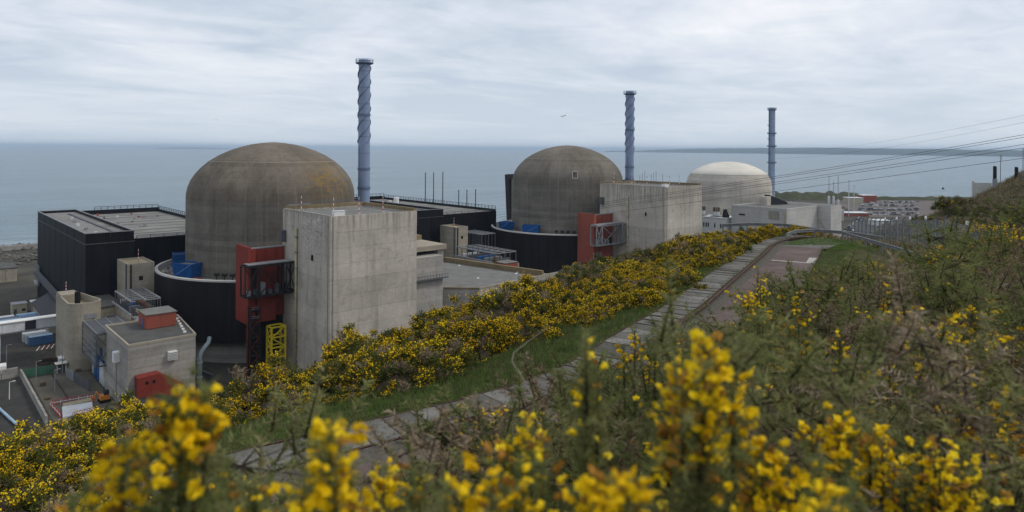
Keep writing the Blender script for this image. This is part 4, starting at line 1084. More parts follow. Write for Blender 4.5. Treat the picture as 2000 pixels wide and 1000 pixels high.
# black hall part right of the middle stack, and green louvred tower left of the middle dome
t = thing('turbine_hall', 'black clad hall end just right of the middle stack', 'building', (340, 260, 0))
clad_block('hall', 309, 352, 243, 300, 42.0, t)
obj('roof', MB().box(309.3, 351.8, 243.3, 299.8, 40.6, 41.2), M_HALLROOF, t)
for k in range(7): obj('roof_pole', MB().tube([(322 + k * 3.7, 246 + (k % 3), 41), (322 + k * 3.7, 246 + (k % 3), 47 + (k % 3))], .09, 5), M_BLKSTEEL, t)
t = thing('louvre_tower', 'dark framed tower with green louvres peeking out left of middle dome', 'tower', (238, 266, 0))
fr = [(232.6, 48.6), (234.8, 48.6), (237.2, 0), (235.6, 0)]
obj('frame', MB().add([(x, 263, z) for x, z in fr] + [(x, 263.8, z) for x, z in fr], [(0,1,2,3),(7,6,5,4),(0,4,5,1),(1,5,6,2),(3,2,6,7),(0,3,7,4)]), plain('dark_brown_steel', (0.035, 0.03, 0.032), 0.6), t)
obj('head_beam', MB().box(234.8, 252, 263.0, 264.6, 46.2, 48.7), MATS['dark_brown_steel'], t)
obj('mullion', MB().box(235.8, 236.9, 263.3, 264.2, 10, 46.2), M_DARK, t)
for k in range(5): obj('louvre', MB().box(237.0 + k * 1.7, 238.5 + k * 1.7, 263.6, 264.3, 10, 46.2), M_GREENL, t)
for (px, py, pb, dep) in ((831, 337, 400, 450), (847, 337, 402, 455), (865, 336, 404, 460), (896, 371, 412, 440), (912, 371, 412, 440), (929, 370, 412, 440)):
    p = at(px, py, dep); i = int(px) 
    tt = thing('slender_mast', 'slender grey mast behind the black hall, ' + {831: 'leftmost of the tall trio', 847: 'middle of the tall trio', 865: 'rightmost of the tall trio', 896: 'leftmost of the short trio', 912: 'middle of the short trio', 929: 'rightmost of the short trio'}[i], 'mast', (p[0], p[1], 0), 'masts behind the hall')
    obj('pole', MB().tube([(p[0], p[1], 0), (p[0], p[1], p[2])], [.42, .3], 8), M_MIDSTEEL, tt); obj('cap', MB().box(p[0] - .5, p[0] + .5, p[1] - .1, p[1] + .1, p[2] - .4, p[2]), M_MIDSTEEL, tt)
t = thing('roof_drum', 'white drum standing on the black hall roof right of the left stack', 'drum', (181, 290, 32))
p = at(774, 393, 360); obj('drum', MB().lathe([(1.4, p[2] - 1), (1.4, p[2] + 2), (.01, p[2] + 2.2)], p[0], p[1], 20), M_WHITEP, t); obj('foot', MB().box(p[0] - 1, p[0] + 1, p[1] - 1, p[1] + 1, 31.4, p[2] - 1), M_GREYSTEEL, t)

# ------------------------------------------------------------------ fence, guardrails
def fence():
    t = thing('security_fence', 'tall grey mesh security fence beyond the bushes on the right', 'fence', C(31.7, 50, 50))
    mm, nt, b = newmat('fence_mesh'); h = NB(nt)
    b.inputs['Base Color'].default_value = (0.30, 0.33, 0.355, 1); b.inputs['Roughness'].default_value = 0.6
    tr = h.n.new('ShaderNodeBsdfTransparent'); mx = h.n.new('ShaderNodeMixShader'); mx.inputs[0].default_value = 0.34
    nt.links.new(tr.outputs[0], mx.inputs[1]); nt.links.new(b.outputs[0], mx.inputs[2]); nt.links.new(mx.outputs[0], nt.nodes['Material Output'].inputs[0])
    pts = []
    for k in range(-6, 17):
        X, Y = 31.7 + .77 * k, 50 + 2.4 * k
        zt = 57.0 - .108 * (Y - 50) if k >= 0 else 57.0 + .02 * (50 - Y)
        pts.append((X, Y, zt))
    for k, (X, Y, zt) in enumerate(pts):
        x, y, _ = C(X, Y); p = obj('post', MB().box(x - .06, x + .06, y - .06, y + .06, zt - 3.3, zt), M_RAIL, t)
        q = C(X + .22, Y, zt + .3)
        obj('outrigger', MB().beam((x, y, zt), q, .06), M_MIDSTEEL, p)
        if k in (8, 10, 12, 14, 4): obj('lamp_head', MB().lathe([(.09, zt + .02), (.10, zt + .2), (.01, zt + .3)], x, y, 8), M_WHITEP, p)
        if k:
            X0, Y0, z0 = pts[k - 1]; a, b2 = C(X0, Y0), C(X, Y)
            obj('mesh_panel', MB().add([(a[0], a[1], z0 - 3.2), (b2[0], b2[1], zt - 3.2), (b2[0], b2[1], zt - .05), (a[0], a[1], z0 - .05)], [(0, 1, 2, 3)]), mm, t)
            for f_ in (.08, 1.3, 2.3): obj('rail', MB().beam((a[0], a[1], z0 - f_), (b2[0], b2[1], zt - f_), .05), M_RAIL, t)
    return t
fence()
def guardrail(pts, z, label):
    t = thing('guardrail', label, 'guardrail', C(pts[0][0], pts[0][1], z - .7))
    P = [Vector(C(X, Y, z + dz)) for X, Y, dz in pts]
    for k in range(len(P) - 1):
        a, b = P[k], P[k + 1]; n = max(1, int((b - a).length / 2.0))
        for i in range(n + (k == len(P) - 2)):
            q = a.lerp(b, i / n); obj('post', MB().box(q.x - .06, q.x + .06, q.y - .06, q.y + .06, q.z - 1.0, q.z - .02), M_RAIL, t)
        d = (b - a).normalized(); nrm = Vector((d.y, -d.x, 0)) * .05; up = Vector((0, 0, 1))
        mb = MB()       # corrugated W profile
        prof = [(0, .16), (1.2, .12), (1.2, .04), (0, 0), (1.2, -.04), (1.2, -.12), (0, -.16)]
        vs = [a + nrm * o + up * (zz - .12) for o, zz in prof] + [b + nrm * o + up * (zz - .12) for o, zz in prof]
        obj('beam', mb.add(vs, [(i, i + 1, i + 8, i + 7) for i in range(6)]), M_RAIL, t)
    return t
guardrail([(24.4, 60.6, 0), (26, 62.6, .05), (28.4, 64, 0), (31.5, 64, -.2), (34, 62.5, -.5)], 54.6, 'grey corrugated guardrail bending round the end of the path')
guardrail([(29.6, 61, 0), (29.3, 56.5, 0), (29.0, 51, 0), (28.4, 46, 0), (27.6, 40, 0)], 54.75, 'grey corrugated guardrail along the fence behind the bushes')
guardrail([(22.0, 71, -.1), (24.5, 71, .05), (28, 70, .1), (31.5, 68.5, -.3)], 54.35, 'pale guardrail on the crest in front of the farthest unit')

# ------------------------------------------------------------------ yard around the stair tower
def slabobj(name, poly, z, mat, label, cat):
    pass
m_as = plain('yard_asphalt', (0.046, 0.044, 0.042), 0.9, var=0.35, scale=0.25)
m_con = concrete('yard_concrete', (0.115, 0.105, 0.085), var=0.3, streak=0, stain_amt=0.5, stain=(0.07, 0.065, 0.055))
struct('yard_road', MB().prism([(8, 150), (24, 150), (24.5, 262), (42.5, 262), (42.5, 275), (26, 275), (30, 400), (14, 400)], -.2, .012), m_as)
struct('yard_pavement', MB().prism([(26.4, 170), (39.4, 170), (39.4, 221), (26.4, 221)], -.2, .02), m_con)
struct('kerb', MB().box(31.2, 31.6, 180, 221, .0, .16), plain('kerb_dark', (0.06, 0.045, 0.04), .9))
t = thing('retaining_wall', 'long low concrete retaining wall between yard road and pavement', 'wall', (24.9, 205, 0))
for k in range(13): obj('wall_panel', MB().box(24.7, 25.15, 182 + k * 3.3, 185.15 + k * 3.3, 0, 1.9 + .04 * (k % 3)), M_CONC_AUX, t)
t = thing('cross_wall', 'low concrete wall crossing the road left of green gate', 'wall', (18, 224, 0))
for k in range(4): obj('wall_panel', MB().box(10 + k * 3.6, 13.45 + k * 3.6, 224.5, 224.9, 0, 2.6), M_CONC_AUX, t)
t = thing('sheet_gate', 'green sheet metal double gate across the yard', 'gate', (28.4, 221.6, 0))
for x in (25.3, 28.5): obj('leaf', MB().box(x, x + 3.0, 221.5, 221.6, .15, 2.5), M_GREEN, t)
for x in (25.2, 28.4, 31.6): obj('post', MB().box(x - .1, x + .1, 221.4, 221.7, 0, 2.8), M_GREEN, t)
t = thing('palisade', 'grey corrugated hoarding in front of the blue doors', 'fence', (35, 208, 0))
for k in range(9):
    a = (34.0 + .25 * k, 216.5 - 1.9 * k); b = (34.0 + .25 * (k + 1), 216.5 - 1.9 * (k + 1))
    obj('panel', MB().beam((a[0], a[1], 1.25), (b[0] - .02, b[1] + .08, 1.25), .1, 2.4), M_GREYSTEEL if k < 3 else M_MIDSTEEL, t)
def container(x, y, rot, L, W, H, col, top, label, z=0.0, group=None):
    t = thing('shipping_container', label, 'container', (x, y, z), group)
    ca, sa = math.cos(rot), math.sin(rot)
    def g(a, b): return (x + ca * a - sa * b, y + sa * a + ca * b)
    n = 14
    mb = MB(); P = []
    for side, (p0, p1, nn) in enumerate((((-L/2, -W/2), (L/2, -W/2), n), ((L/2, -W/2), (L/2, W/2), 6), ((L/2, W/2), (-L/2, W/2), n), ((-L/2, W/2), (-L/2, -W/2), 6))):
        for k in range(nn):
            f_ = k / nn; o = .04 if k % 2 else 0
            a, b = p0[0] + (p1[0] - p0[0]) * f_, p0[1] + (p1[1] - p0[1]) * f_
            sx, sy = (0, 1 if p0[1] < 0 else -1) if p0[1] == p1[1] else ((-1 if p0[0] > 0 else 1), 0)
            P.append(g(a + sx * o, b + sy * o))
    obj('body', mb.prism(P, z + .1, z + H - .06), col, t)
    obj('roof', MB().prism([g(-L/2 - .02, -W/2 - .02), g(L/2 + .02, -W/2 - .02), g(L/2 + .02, W/2 + .02), g(-L/2 - .02, W/2 + .02)], z + H - .06, z + H), top, t)
    for a, b in ((-1, -1), (1, -1), (1, 1), (-1, 1)):
        q = g(a * (L/2 - .05), b * (W/2 - .05)); obj('corner_post', MB().box(q[0] - .09, q[0] + .09, q[1] - .09, q[1] + .09, z, z + H + .02), col, t)
    for s in (-.3, .3):
        q0, q1 = g(-L/2 - .05, s * W), g(-L/2 - .05, s * W); obj('lock_bar', MB().beam((*q0, z + .2), (*q1, z + H - .2), .07), M_GREYSTEEL, t)
container(33.6, 257.6, 0.02, 6.1, 2.5, 2.7, M_CONTBLUE, M_CONTPALE, 'blue shipping container beside two white ones under the footbridge')
container(33.1, 260.6, 0.02, 6.1, 2.5, 2.7, M_WHITE, M_CONTGREY, 'grey-roofed white container next to the blue one')
container(32.7, 263.5, 0.02, 6.1, 2.5, 2.7, M_WHITE, M_WHITEP, 'white-roofed container farthest from the blue one in the trio')
rowc = [(37.5, 284, M_CONTBEIGE, M_REDB, 'reddish'), (36.2, 287.2, M_CONTGREY, plain('mauve_roof', (0.22, 0.23, 0.30), .6), 'mauve'), (35.6, 290.3, M_CONTBLUE, plain('mid_blue_roof', (0.10, 0.22, 0.40), .6), 'mid blue'), (35.2, 293.4, M_CONTBLUE, M_CONTPALE, 'pale blue'),
        (29.6, 284, M_CONTBEIGE, plain('brown_roof', (.2, .15, .13), .6), 'brown'), (28.6, 287.2, M_CONTPALE, M_CONTPALE, 'ice blue'), (27.8, 290.3, M_CONTGREY, plain('slate_roof', (.14, .16, .24), .6), 'slate'), (27.2, 293.4, M_WHITE, M_WHITEP, 'white'), (30.5, 280.6, M_WHITE, M_CONTGREY, 'grey')]
for x, y, c1, c2, nm in rowc: container(x, y, 0.03, 6.6 if x < 32 else 8.2, 2.7, 2.8, c1, c2, 'container with %s roof in the packed row behind the footbridge' % nm, group='containers in the packed row')
def cabin(x0, x1, y0, y1, hgt, wall, roof, label):
    t = thing('site_cabin', label, 'cabin', ((x0 + x1) / 2, (y0 + y1) / 2, 0))
    obj('wall', MB().box(x0, x1, y0, y1, 0, hgt), wall, t); obj('roof', MB().box(x0 - .15, x1 + .15, y0 - .15, y1 + .15, hgt, hgt + .18), roof, t)
    obj('door', MB().box(x0 + .5, x0 + 1.4, y0 - .04, y0, 0, 2.0), M_MIDSTEEL, t); obj('window', MB().box(x1 - 1.6, x1 - .5, y0 - .04, y0, 1.0, 1.9), M_GLASS, t)
cabin(31.5, 36, 308, 313, 3.6, M_CONTBEIGE, M_CONTGREY, 'beige site cabin with grey roof near the black hall corner')
cabin(37.4, 40.6, 309, 313, 3.6, M_CONTBEIGE, M_WHITEP, 'small site cabin with white roof beside the beige one')
cabin(33.9, 36.2, 225.8, 228.6, 2.5, M_WHITE, M_WHITEP, 'small white cabin at the foot of the stair tower')
t = thing('sloping_shed', 'dark shed with sloping roof against the foot of the black hall', 'shed', (40, 290, 0))
obj('roof', MB().add([(36.6, 268, 4.5), (36.6, 304, 4.5), (43, 304, 8), (43, 268, 8), (36.6, 268, 4.2), (36.6, 304, 4.2), (43, 304, 7.7), (43, 268, 7.7)], [(0,3,2,1),(4,5,6,7),(0,1,5,4),(3,0,4,7),(1,2,6,5)]), plain('slate_black', (0.035, 0.035, 0.04), .6), t)
obj('wall', MB().box(37.2, 43, 268.5, 303.5, 0, 4.4), M_CONC_TAN, t)
t = thing('striped_apron', 'red and white striped ground panel beside the blue container', 'ground panel', (35, 248, 0))
for k in range(9): obj('stripe', MB().prism([(31.4 + k * .62, 249.5), (31.7 + k * .62, 249.5), (33.2 + k * .62, 254.5), (32.9 + k * .62, 254.5)], .03, .06), M_REDB if k % 2 else M_WHITEP, t)
t = thing('round_pit', 'round rusty manhole pit beside the white cabin', 'pit', (32.2, 232, 0))
obj('ring', MB().lathe([(2.6, 0), (2.6, .9), (2.3, .9), (2.3, 0)], 32.2, 233, 24), M_RUST, t); obj('lid', MB().lathe([(2.3, .3), (.01, .32)], 32.2, 233, 24), M_DARK, t)
# lay-down area with red-white lattice barriers and a worker
t = thing('concrete_pad', 'pale concrete slab fenced by red and white barriers in the yard', 'slab', (32, 187, 0))
obj('pad', MB().prism([(28.2, 183.5), (34.2, 183.5), (35.2, 190), (29.2, 191)], .02, .35), M_WHITE, t)
for k in range(7): obj('plank', MB().box(29.5 + .03 * k, 35.5, 191.2 + k * .35, 191.45 + k * .35, .05, .3), M_YELPIPE if k % 2 else M_CONTBEIGE, t)
def barrier(a, b, label):
    t = thing('lattice_barrier', label, 'barrier', (*a, 0))
    A, B = Vector((*a, 0)), Vector((*b, 0)); n = 9
    mpk = plain('barrier_red', (0.42, 0.03, 0.06), .6)
    for z in (.15, .65, 1.15): obj('rail', MB().beam(A + Vector((0, 0, z)), B + Vector((0, 0, z)), .09), mpk if z != .65 else M_WHITEP, t)
    for k in range(n + 1):
        p = A.lerp(B, k / n); obj('upright', MB().beam(p, p + Vector((0, 0, 1.15)), .08), mpk if k % 2 else M_WHITEP, t)
        if k < n:
            q = A.lerp(B, (k + 1) / n); obj('lattice', MB().beam(p + Vector((0, 0, .15)), q + Vector((0, 0, 1.15)), .06), mpk, t)
barrier((27.6, 194.5), (35.8, 193.5), 'red and white lattice barrier along the back of the pale slab')
barrier((27.3, 194), (27.9, 184), 'red and white lattice barrier along the left of the pale slab')
barrier((30.0, 182.9), (34.5, 183.2), 'red lattice barrier lying near the gorse in front of the slab')
def worker(x, y):
    t = thing('person', 'person in orange work clothes standing beside the yard slab', 'person', (x, y, 0))
    mb = MB()
    for s in (-1, 1):
        mb.tube([(x + s * .11, y, 0), (x + s * .11, y, .48), (x + s * .09, y, .9)], [.075, .085, .11], 8)
        mb.tube([(x + s * .21, y, 1.42), (x + s * .27, y - .03, 1.12), (x + s * .25, y - .14, .88)], [.07, .06, .045], 8)
    mb.tube([(x, y, .82), (x, y, 1.1), (x, y, 1.36), (x, y, 1.48)], [.17, .165, .2, .09], 10)
    mb.tube([(x, y, 1.45), (x, y, 1.56), (x, y - .01, 1.66), (x, y, 1.76)], [.06, .09, .1, .03], 10)
    obj('body', mb, M_ORANGE, t, True)
    obj('helmet', MB().lathe([(.13, 1.68), (.12, 1.74), (.07, 1.8), (.01, 1.81)], x, y, 12), M_WHITEP, t, True)
    obj('trousers', MB().tube([(x, y, .84), (x, y, .95)], .185, 10), plain('dark_trousers', (.03, .03, .05), .8), t)
worker(35.3, 190.2)
t = thing('mini_excavator', 'small orange digger parked against the concrete building', 'digger', (37.6, 189.2, 0))
obj('body', MB().box(36.6, 38.6, 188.2, 190.2, .7, 1.7), plain('digger_orange', (.6, .2, .03), .5), t); obj('cab', MB().box(37.4, 38.5, 188.5, 189.9, 1.7, 2.7), M_GLASS, t)
for y in (188.0, 189.9): obj('track', MB().box(36.4, 38.8, y, y + .45, 0, .65), M_DARK, t)
obj('boom', MB().beam((36.7, 189.2, 1.5), (35.9, 189.4, 2.8), .25), MATS['digger_orange'], t); obj('arm', MB().beam((35.9, 189.4, 2.8), (35.5, 189.4, 1.2), .2), MATS['digger_orange'], t)
def lamp_post(x, y, h, label, mat=None):
    t = thing('lamp_post', label, 'lamp post', (x, y, 0)); mat = mat or M_GREYSTEEL
    obj('pole', MB().tube([(x, y, 0), (x, y, h)], [.12, .07], 8), mat, t); obj('arm', MB().beam((x, y, h), (x + .9, y, h + .1), .08), mat, t); obj('head', MB().box(x + .6, x + 1.2, y - .12, y + .12, h + .02, h + .16), mat, t)
lamp_post(20.6, 206, 4.2, 'short white post on the road left of the retaining wall', M_WHITEP)
lamp_post(33.6, 219.5, 8, 'grey lamp post at the foot of the stair tower'); lamp_post(27, 214, 6, 'thin grey lamp post beside the green gate'); lamp_post(29.5, 203, 6, 'thin grey lamp post in the middle of the yard')
lamp_post(23.0, 237, 6, 'thin grey lamp post on the road behind the gate')
t = thing('yard_hut', 'small grey hut with flat roof right of the green gate', 'hut', (33.2, 221.8, 0))
obj('roof', MB().box(32.2, 35.0, 220.6, 223, 2.4, 2.6), M_PALE, t); obj('wall', MB().box(32.6, 34.7, 222, 222.8, 0, 2.4), M_MIDSTEEL, t); obj('pillar', MB().box(32.5, 32.7, 220.8, 221, 0, 2.4), M_PALE, t); obj('pillar', MB().box(34.5, 34.7, 220.8, 221, 0, 2.4), M_PALE, t)
t = thing('blue_pipe', 'pale blue pipe at the bottom left edge of the road', 'pipe', (17, 195, 0))
obj('pipe', MB().tube([(16.2, 212, .5), (20.5, 180, .5)], .3, 8), M_CONTPALE, t); 
for k in range(4): obj('support', MB().box(16.3 + k * 1.3, 16.7 + k * 1.3, 209.5 - k * 9.5, 209.9 - k * 9.5, 0, .5), M_PALE, t)
def van(x, y, rot, mat, label):
    t = thing('van', label, 'van', (x, y, 0), rotz=rot)
    def lo(mb, m, nm, par=t):
        me = mesh_from(nm, mb.v, mb.f, m); o = bpy.data.objects.new(nm, me); COL.objects.link(o); o.parent = par; return o
    pr = [(-2.6, .4), (2.5, .4), (2.6, 1.0), (1.75, 1.25), (1.15, 2.2), (-2.55, 2.25)]
    n = len(pr); lo(MB().add([(a, -.95, z) for a, z in pr] + [(a, .95, z) for a, z in pr], [tuple(range(n)), tuple(range(2*n - 1, n - 1, -1))] + [(k, k + n, (k + 1) % n + n, (k + 1) % n) for k in range(n)]), mat, 'body')
    lo(MB().add([(1.74, -.85, 1.30), (1.74, .85, 1.30), (1.22, .85, 2.14), (1.22, -.85, 2.14)], [(0, 1, 2, 3)]), M_GLASS, 'windscreen')
    for y_ in (-.97, .955): lo(MB().box(.3, 1.2, y_, y_ + .015, 1.3, 1.95), M_GLASS, 'side_window')
    for a in (-1.6, 1.6):
        for y_ in (-.9, .9):
            w_ = lo(MB().tube([(a, y_ - .12, .36), (a, y_ + .12, .36)], .36, 14), M_DARK, 'wheel')
van(21.5, 232, R(86), M_WHITEP, 'white van on the yard road left of the green gate'); van(33.5, 272.5, R(10), M_CONTGREY, 'grey van parked behind the container trio')
def pallets(x, y, n, mat, label):
    t = thing('pallet_stack', label, 'pallets', (x, y, 0))
    for k in range(n):
        for j in range(5): obj('board', MB().box(x - .6, x + .6, y - .6 + j * .26, y - .42 + j * .26, k * .3 + .14, k * .3 + .18), mat, t)
        for j in (-.5, 0, .5): obj('runner', MB().box(x - .6, x + .6, y + j - .05, y + j + .05, k * .3, k * .3 + .14), mat, t)
m_wood = plain('grey_wood', (.16, .12, .08), .9)
pallets(28.2, 212, 4, m_wood, 'stack of grey wooden pallets by the thin lamp post'); pallets(37.2, 219.2, 3, m_wood, 'low pallet stack beside the grey hoarding'); pallets(27.6, 200, 2, m_wood, 'two pallets beside the retaining wall'); pallets(36.9, 249.5, 4, m_wood, 'pallet stack next to the striped panel')
def pipe_run(pts, r, mat, label):
    t = thing('pipe_run', label, 'pipes', pts[0])
    for dz in (0, r * 2.6): obj('pipe', MB().tube([(a, b, c + dz) for a, b, c in pts], r, 8), mat, t)
    for k in range(len(pts) - 1):
        for f_ in (.25, .75): q = Vector(pts[k]).lerp(Vector(pts[k + 1]), f_); obj('bracket', MB().box(q.x - .15, q.x + .15, q.y - .15, q.y + .15, q.z - .8, q.z + r * 3.6), M_MIDSTEEL, t)
pipe_run([(44.2, 217.5, 11.6), (44.2, 226, 11.6), (50, 226, 12.2)], .25, M_GREYSTEEL, 'pair of grey pipes behind the mesh cage'); pipe_run([(49.4, 199.6, 16.4), (49.4, 210, 16.4)], .22, M_YELPIPE, 'pair of cream pipes behind the red roof hut'); pipe_run([(58.5, 205, 3), (58.5, 188, 3), (60, 180, 3)], .3, M_MIDSTEEL, 'pair of dark pipes at the foot of the left ring'); pipe_run([(186.5, 218, 17), (192, 232, 17)], .3, M_BLUED, 'pair of blue pipes beside the middle ring')
for k, (x, y, z) in enumerate(((41.5, 203, 11.05), (43.8, 205.5, 11.05), (46, 202.5, 11.05))):
    t = thing('roof_ventilator', 'small grey ventilator on the service wing roof, %s of three' % ('nearest the edge', 'middle', 'innermost')[k], 'ventilator', (x, y, z)); obj('box', MB().box(x - .7, x + .7, y - .6, y + .6, z, z + 1.3), M_GREYSTEEL, t); obj('cowl', MB().box(x - .85, x + .85, y - .75, y + .75, z + 1.3, z + 1.45), M_MIDSTEEL, t)
# sea wall and shore buildings at left edge
t = thing('sea_wall', 'low dark sea wall along the left shore', 'wall', (0, 500, 0))
for k in range(30): obj('wall_panel', MB().box(-160 + k * 8, -152.1 + k * 8, 499, 500, 0, 3), M_CONC_AUX, t)
t = thing('shore_building', 'low grey concrete block at the left edge before the shore', 'building', (34, 400, 0))
obj('wall', MB().box(14, 41, 384, 402, 0, 6), M_CONC_TAN, t); obj('roof', MB().box(13.8, 41.2, 383.8, 402.2, 6, 6.4), M_ROOFD, t)
for k in range(6): obj('pilaster', MB().box(15 + k * 4.4, 15.6 + k * 4.4, 383.7, 384, 0, 6), M_CONC_AUX, t)
def rocks():
    mb = MB(); rr = random.Random(11); vs = []
    base = [(1,0,0),(-1,0,0),(0,1,0),(0,-1,0),(0,0,1),(0,0,-1)]; fs = [(0,2,4),(2,1,4),(1,3,4),(3,0,4),(2,0,5),(1,2,5),(3,1,5),(0,3,5)]
    def put(x, y, z, s):
        mb.add([(x + b[0] * s * rr.uniform(.6, 1.3), y + b[1] * s * rr.uniform(.6, 1.3), z + b[2] * s * rr.uniform(.5, 1.0)) for b in base], fs)
    for k in range(len(COAST) - 1):
        (xa, ya), (xb, yb) = COAST[k], COAST[k + 1]
        if xb < -300 or xa > 900: continue
        L = math.hypot(xb - xa, yb - ya)
        wide = xa < 100
        for i in range(int(L * (7 if wide else 1.6))):
            f_ = rr.random(); o = rr.uniform(-85, 15) if wide and rr.random() < .7 else rr.uniform(-10, 15)
            put(xa + (xb - xa) * f_, ya + (yb - ya) * f_ + o, max(-9, -max(0, o) * .62) + rr.uniform(0, .8), rr.uniform(.7, 2.0))
    o = obj('shore_rocks', mb, concrete('rock_grey', (0.11, 0.105, 0.092), var=.45, streak=0)); tag(o, 'grey rock armour along the shoreline', 'rocks', kind='stuff')
rocks()

# ------------------------------------------------------------------ far yard: car park, banks, poles
def cars():
    m_list = [plain('car_' + n, c, .35) for n, c in (('white', (.7, .7, .7)), ('silver', (.4, .42, .44)), ('black', (.015, .015, .018)), ('blue', (.03, .06, .16)), ('red', (.35, .03, .03)), ('grey', (.12, .125, .13)))]
    me = {}
    prof_b = [(-2.1, .35), (2.1, .35), (2.1, .75), (1.2, .95), (-2.0, .95)]
    def car_mesh(i):
        mb = MB()
        def ext(pr, w):
            n = len(pr); mb.add([(x, -w, z) for x, z in pr] + [(x, w, z) for x, z in pr], [tuple(range(n)), tuple(range(2*n - 1, n - 1, -1))] + [(k, k + n, (k + 1) % n + n, (k + 1) % n) for k in range(n)])
        ext(prof_b, .88); nb = len(mb.f)
        ext([(-1.9, .95), (.95, .95), (.35, 1.45), (-1.45, 1.45)], .76)
        for x in (-1.3, 1.3):
            for y in (-.85, .85): mb.tube([(x, y - .1, .33), (x, y + .1, .33)], .33, 8)
        q = mesh_from('car', mb.v, mb.f, [m_list[i], M_GLASS]); 
        for p in q.polygons: p.material_index = 1 if p.index >= nb else 0
        q.polygons[nb + 4].material_index = 0
        return q
    ms = [car_mesh(i) for i in range(6)]
    rr = random.Random(5); n = 0
    nm = ['white', 'silver', 'black', 'blue', 'red', 'grey']
    for row in range(11):
        for k in range(24):
            if n >= 190: break
            Y = 655 + row * 17; px = 1672 + k * 5.6 + row * 2
            if px > 1795 or rr.random() < .2 or row % 3 == 2: continue
            X = (px - 1000) / 1333 * Y
            w = rr.choices(range(6), (5, 4, 3, 2, .3, 3))[0]
            o = bpy.data.objects.new('parked_car', ms[w]); COL.objects.link(o)
            o.location = C(X, Y, .02); o.rotation_euler = (0, 0, YAW + (0 if rr.random() < .8 else R(90)))
            tag(o, '%s car in the far car park, %s' % (nm[w], 'nearest rows' if row < 4 else 'middle rows' if row < 7 else 'rows by the shore'), 'car', 'cars in the far car park'); n += 1
    for k in range(26):       # cars and vans on the road below the crest
        Y = 440 + k * 7.5 + rr.uniform(-2, 2); px = 1640 + k * 1.6 + rr.uniform(-6, 8); X = (px - 1000) / 1333 * Y
        w = rr.choices(range(6), (4, 3, 3, 2, 1, 3))[0]
        o = bpy.data.objects.new('parked_car', ms[w]); COL.objects.link(o); o.location = C(X, Y, .02); o.rotation_euler = (0, 0, YAW + rr.uniform(-.3, .3))
        tag(o, '%s car beside the road right of the farthest unit' % nm[w], 'car', 'cars right of the farthest unit')
cars()
struct('car_park', MB().add([C(330, 640, .01), C(470, 640, .01), C(560, 860, .01), C(400, 860, .01)], [(0, 1, 2, 3)]), plain('car_park_tarmac', (0.13, 0.11, 0.10), .9, var=.25, scale=.05))
def bank(name, x0, x1, Y, h, w, label, mat, rough=1.0, seed=0):
    mb = MB(); n = 40; v = []; f = []
    for k in range(n + 1):
        X = x0 + (x1 - x0) * k / n; e = min(1, 6 * k / n, 6 * (n - k) / n)
        hh = h * e * (1 + .5 * mnoise.noise(Vector((k * .45 + seed, 2, 0))))
        for j, (o, z) in enumerate(((0, 0), (.3, .7), (.55, 1), (1, 0))): v.append(C(X, Y + w * o, max(z * hh, -.1)))
    for k in range(n):
        for j in range(3): f.append((k*4 + j, k*4 + j + 1, k*4 + 5 + j, k*4 + 4 + j))
    mb.v = v; mb.f = f; o = struct(name, mb, mat, True); return o
m_scr = concrete('scrub_bank', (0.055, 0.06, 0.032), var=.4, streak=0, stain_amt=.5, stain=(.07, .05, .03))
bank('shore_bank_hills', 300, 460, 846, 9, 30, '', m_scr, seed=1); bank('shore_bank_hills', 430, 640, 850, 4, 20, '', m_scr, seed=4)
bank('earth_bank_hills', 232, 330, 420, 9, 60, '', concrete('earth_bank', (.075, .05, .035), var=.35, streak=0), seed=7)
for (x0, x1, Y0, hgt, mat, lab) in ((262, 292, 600, 9, M_EPRB, 'pale flat warehouse behind the right-hand concrete block'), (305, 335, 640, 3, M_REDB, 'long low red shed beyond the earth bank'), (395, 412, 800, 6, M_CONTBEIGE, 'cream shed behind the car park'), (420, 436, 815, 8, M_REDB, 'brick shed behind the car park'), (300, 312, 560, 4, M_WHITEP, 'small white hall left of the car park')):
    t = thing('far_shed', lab, 'shed', C((x0 + x1) / 2, Y0, 0)); p = [C(x0, Y0), C(x1, Y0), C(x1, Y0 + 14), C(x0, Y0 + 14)]
    obj('wall', MB().prism([q[:2] for q in p], 0, hgt), mat, t); obj('roof', MB().prism([C(x0 - .4, Y0 - .4)[:2], C(x1 + .4, Y0 - .4)[:2], C(x1 + .4, Y0 + 14.4)[:2], C(x0 - .4, Y0 + 14.4)[:2]], hgt, hgt + .5), M_WHITE, t)
for px, py, dep, lab in ((1619, 345, 560, 'leftmost of three pale poles right of the farthest unit'), (1628, 356, 560, 'middle of three pale poles right of the farthest unit'), (1637, 345, 520, 'rightmost and nearest of three pale poles right of the farthest unit'), (1658, 352, 640, 'thin pale pole left of the car park'), (1668, 362, 690, 'thin pole at the left edge of the car park')):
    p = at(px, py, dep); t = thing('light_mast', lab, 'mast', (p[0], p[1], 0))
    w = .9 if px < 1640 else .3
    obj('shaft', MB().tube([(p[0], p[1], 0), (p[0], p[1], 24), (p[0], p[1], 24.5)], [w, w, .2], 10), M_WHITE, t); obj('pole', MB().tube([(p[0], p[1], 24), (p[0], p[1], p[2])], .22, 6), M_GREYSTEEL, t)
    obj('head', MB().box(p[0] - 1.4, p[0] + 1.4, p[1] - .2, p[1] + .2, p[2] - .3, p[2]), M_GREYSTEEL, t)
t = thing('fishing_boat', 'tiny dark boat out on the water above the right hillside', 'boat', (0, 0, -8)); q = at(1842, 370, 1250); t.location = (q[0], q[1], -8)
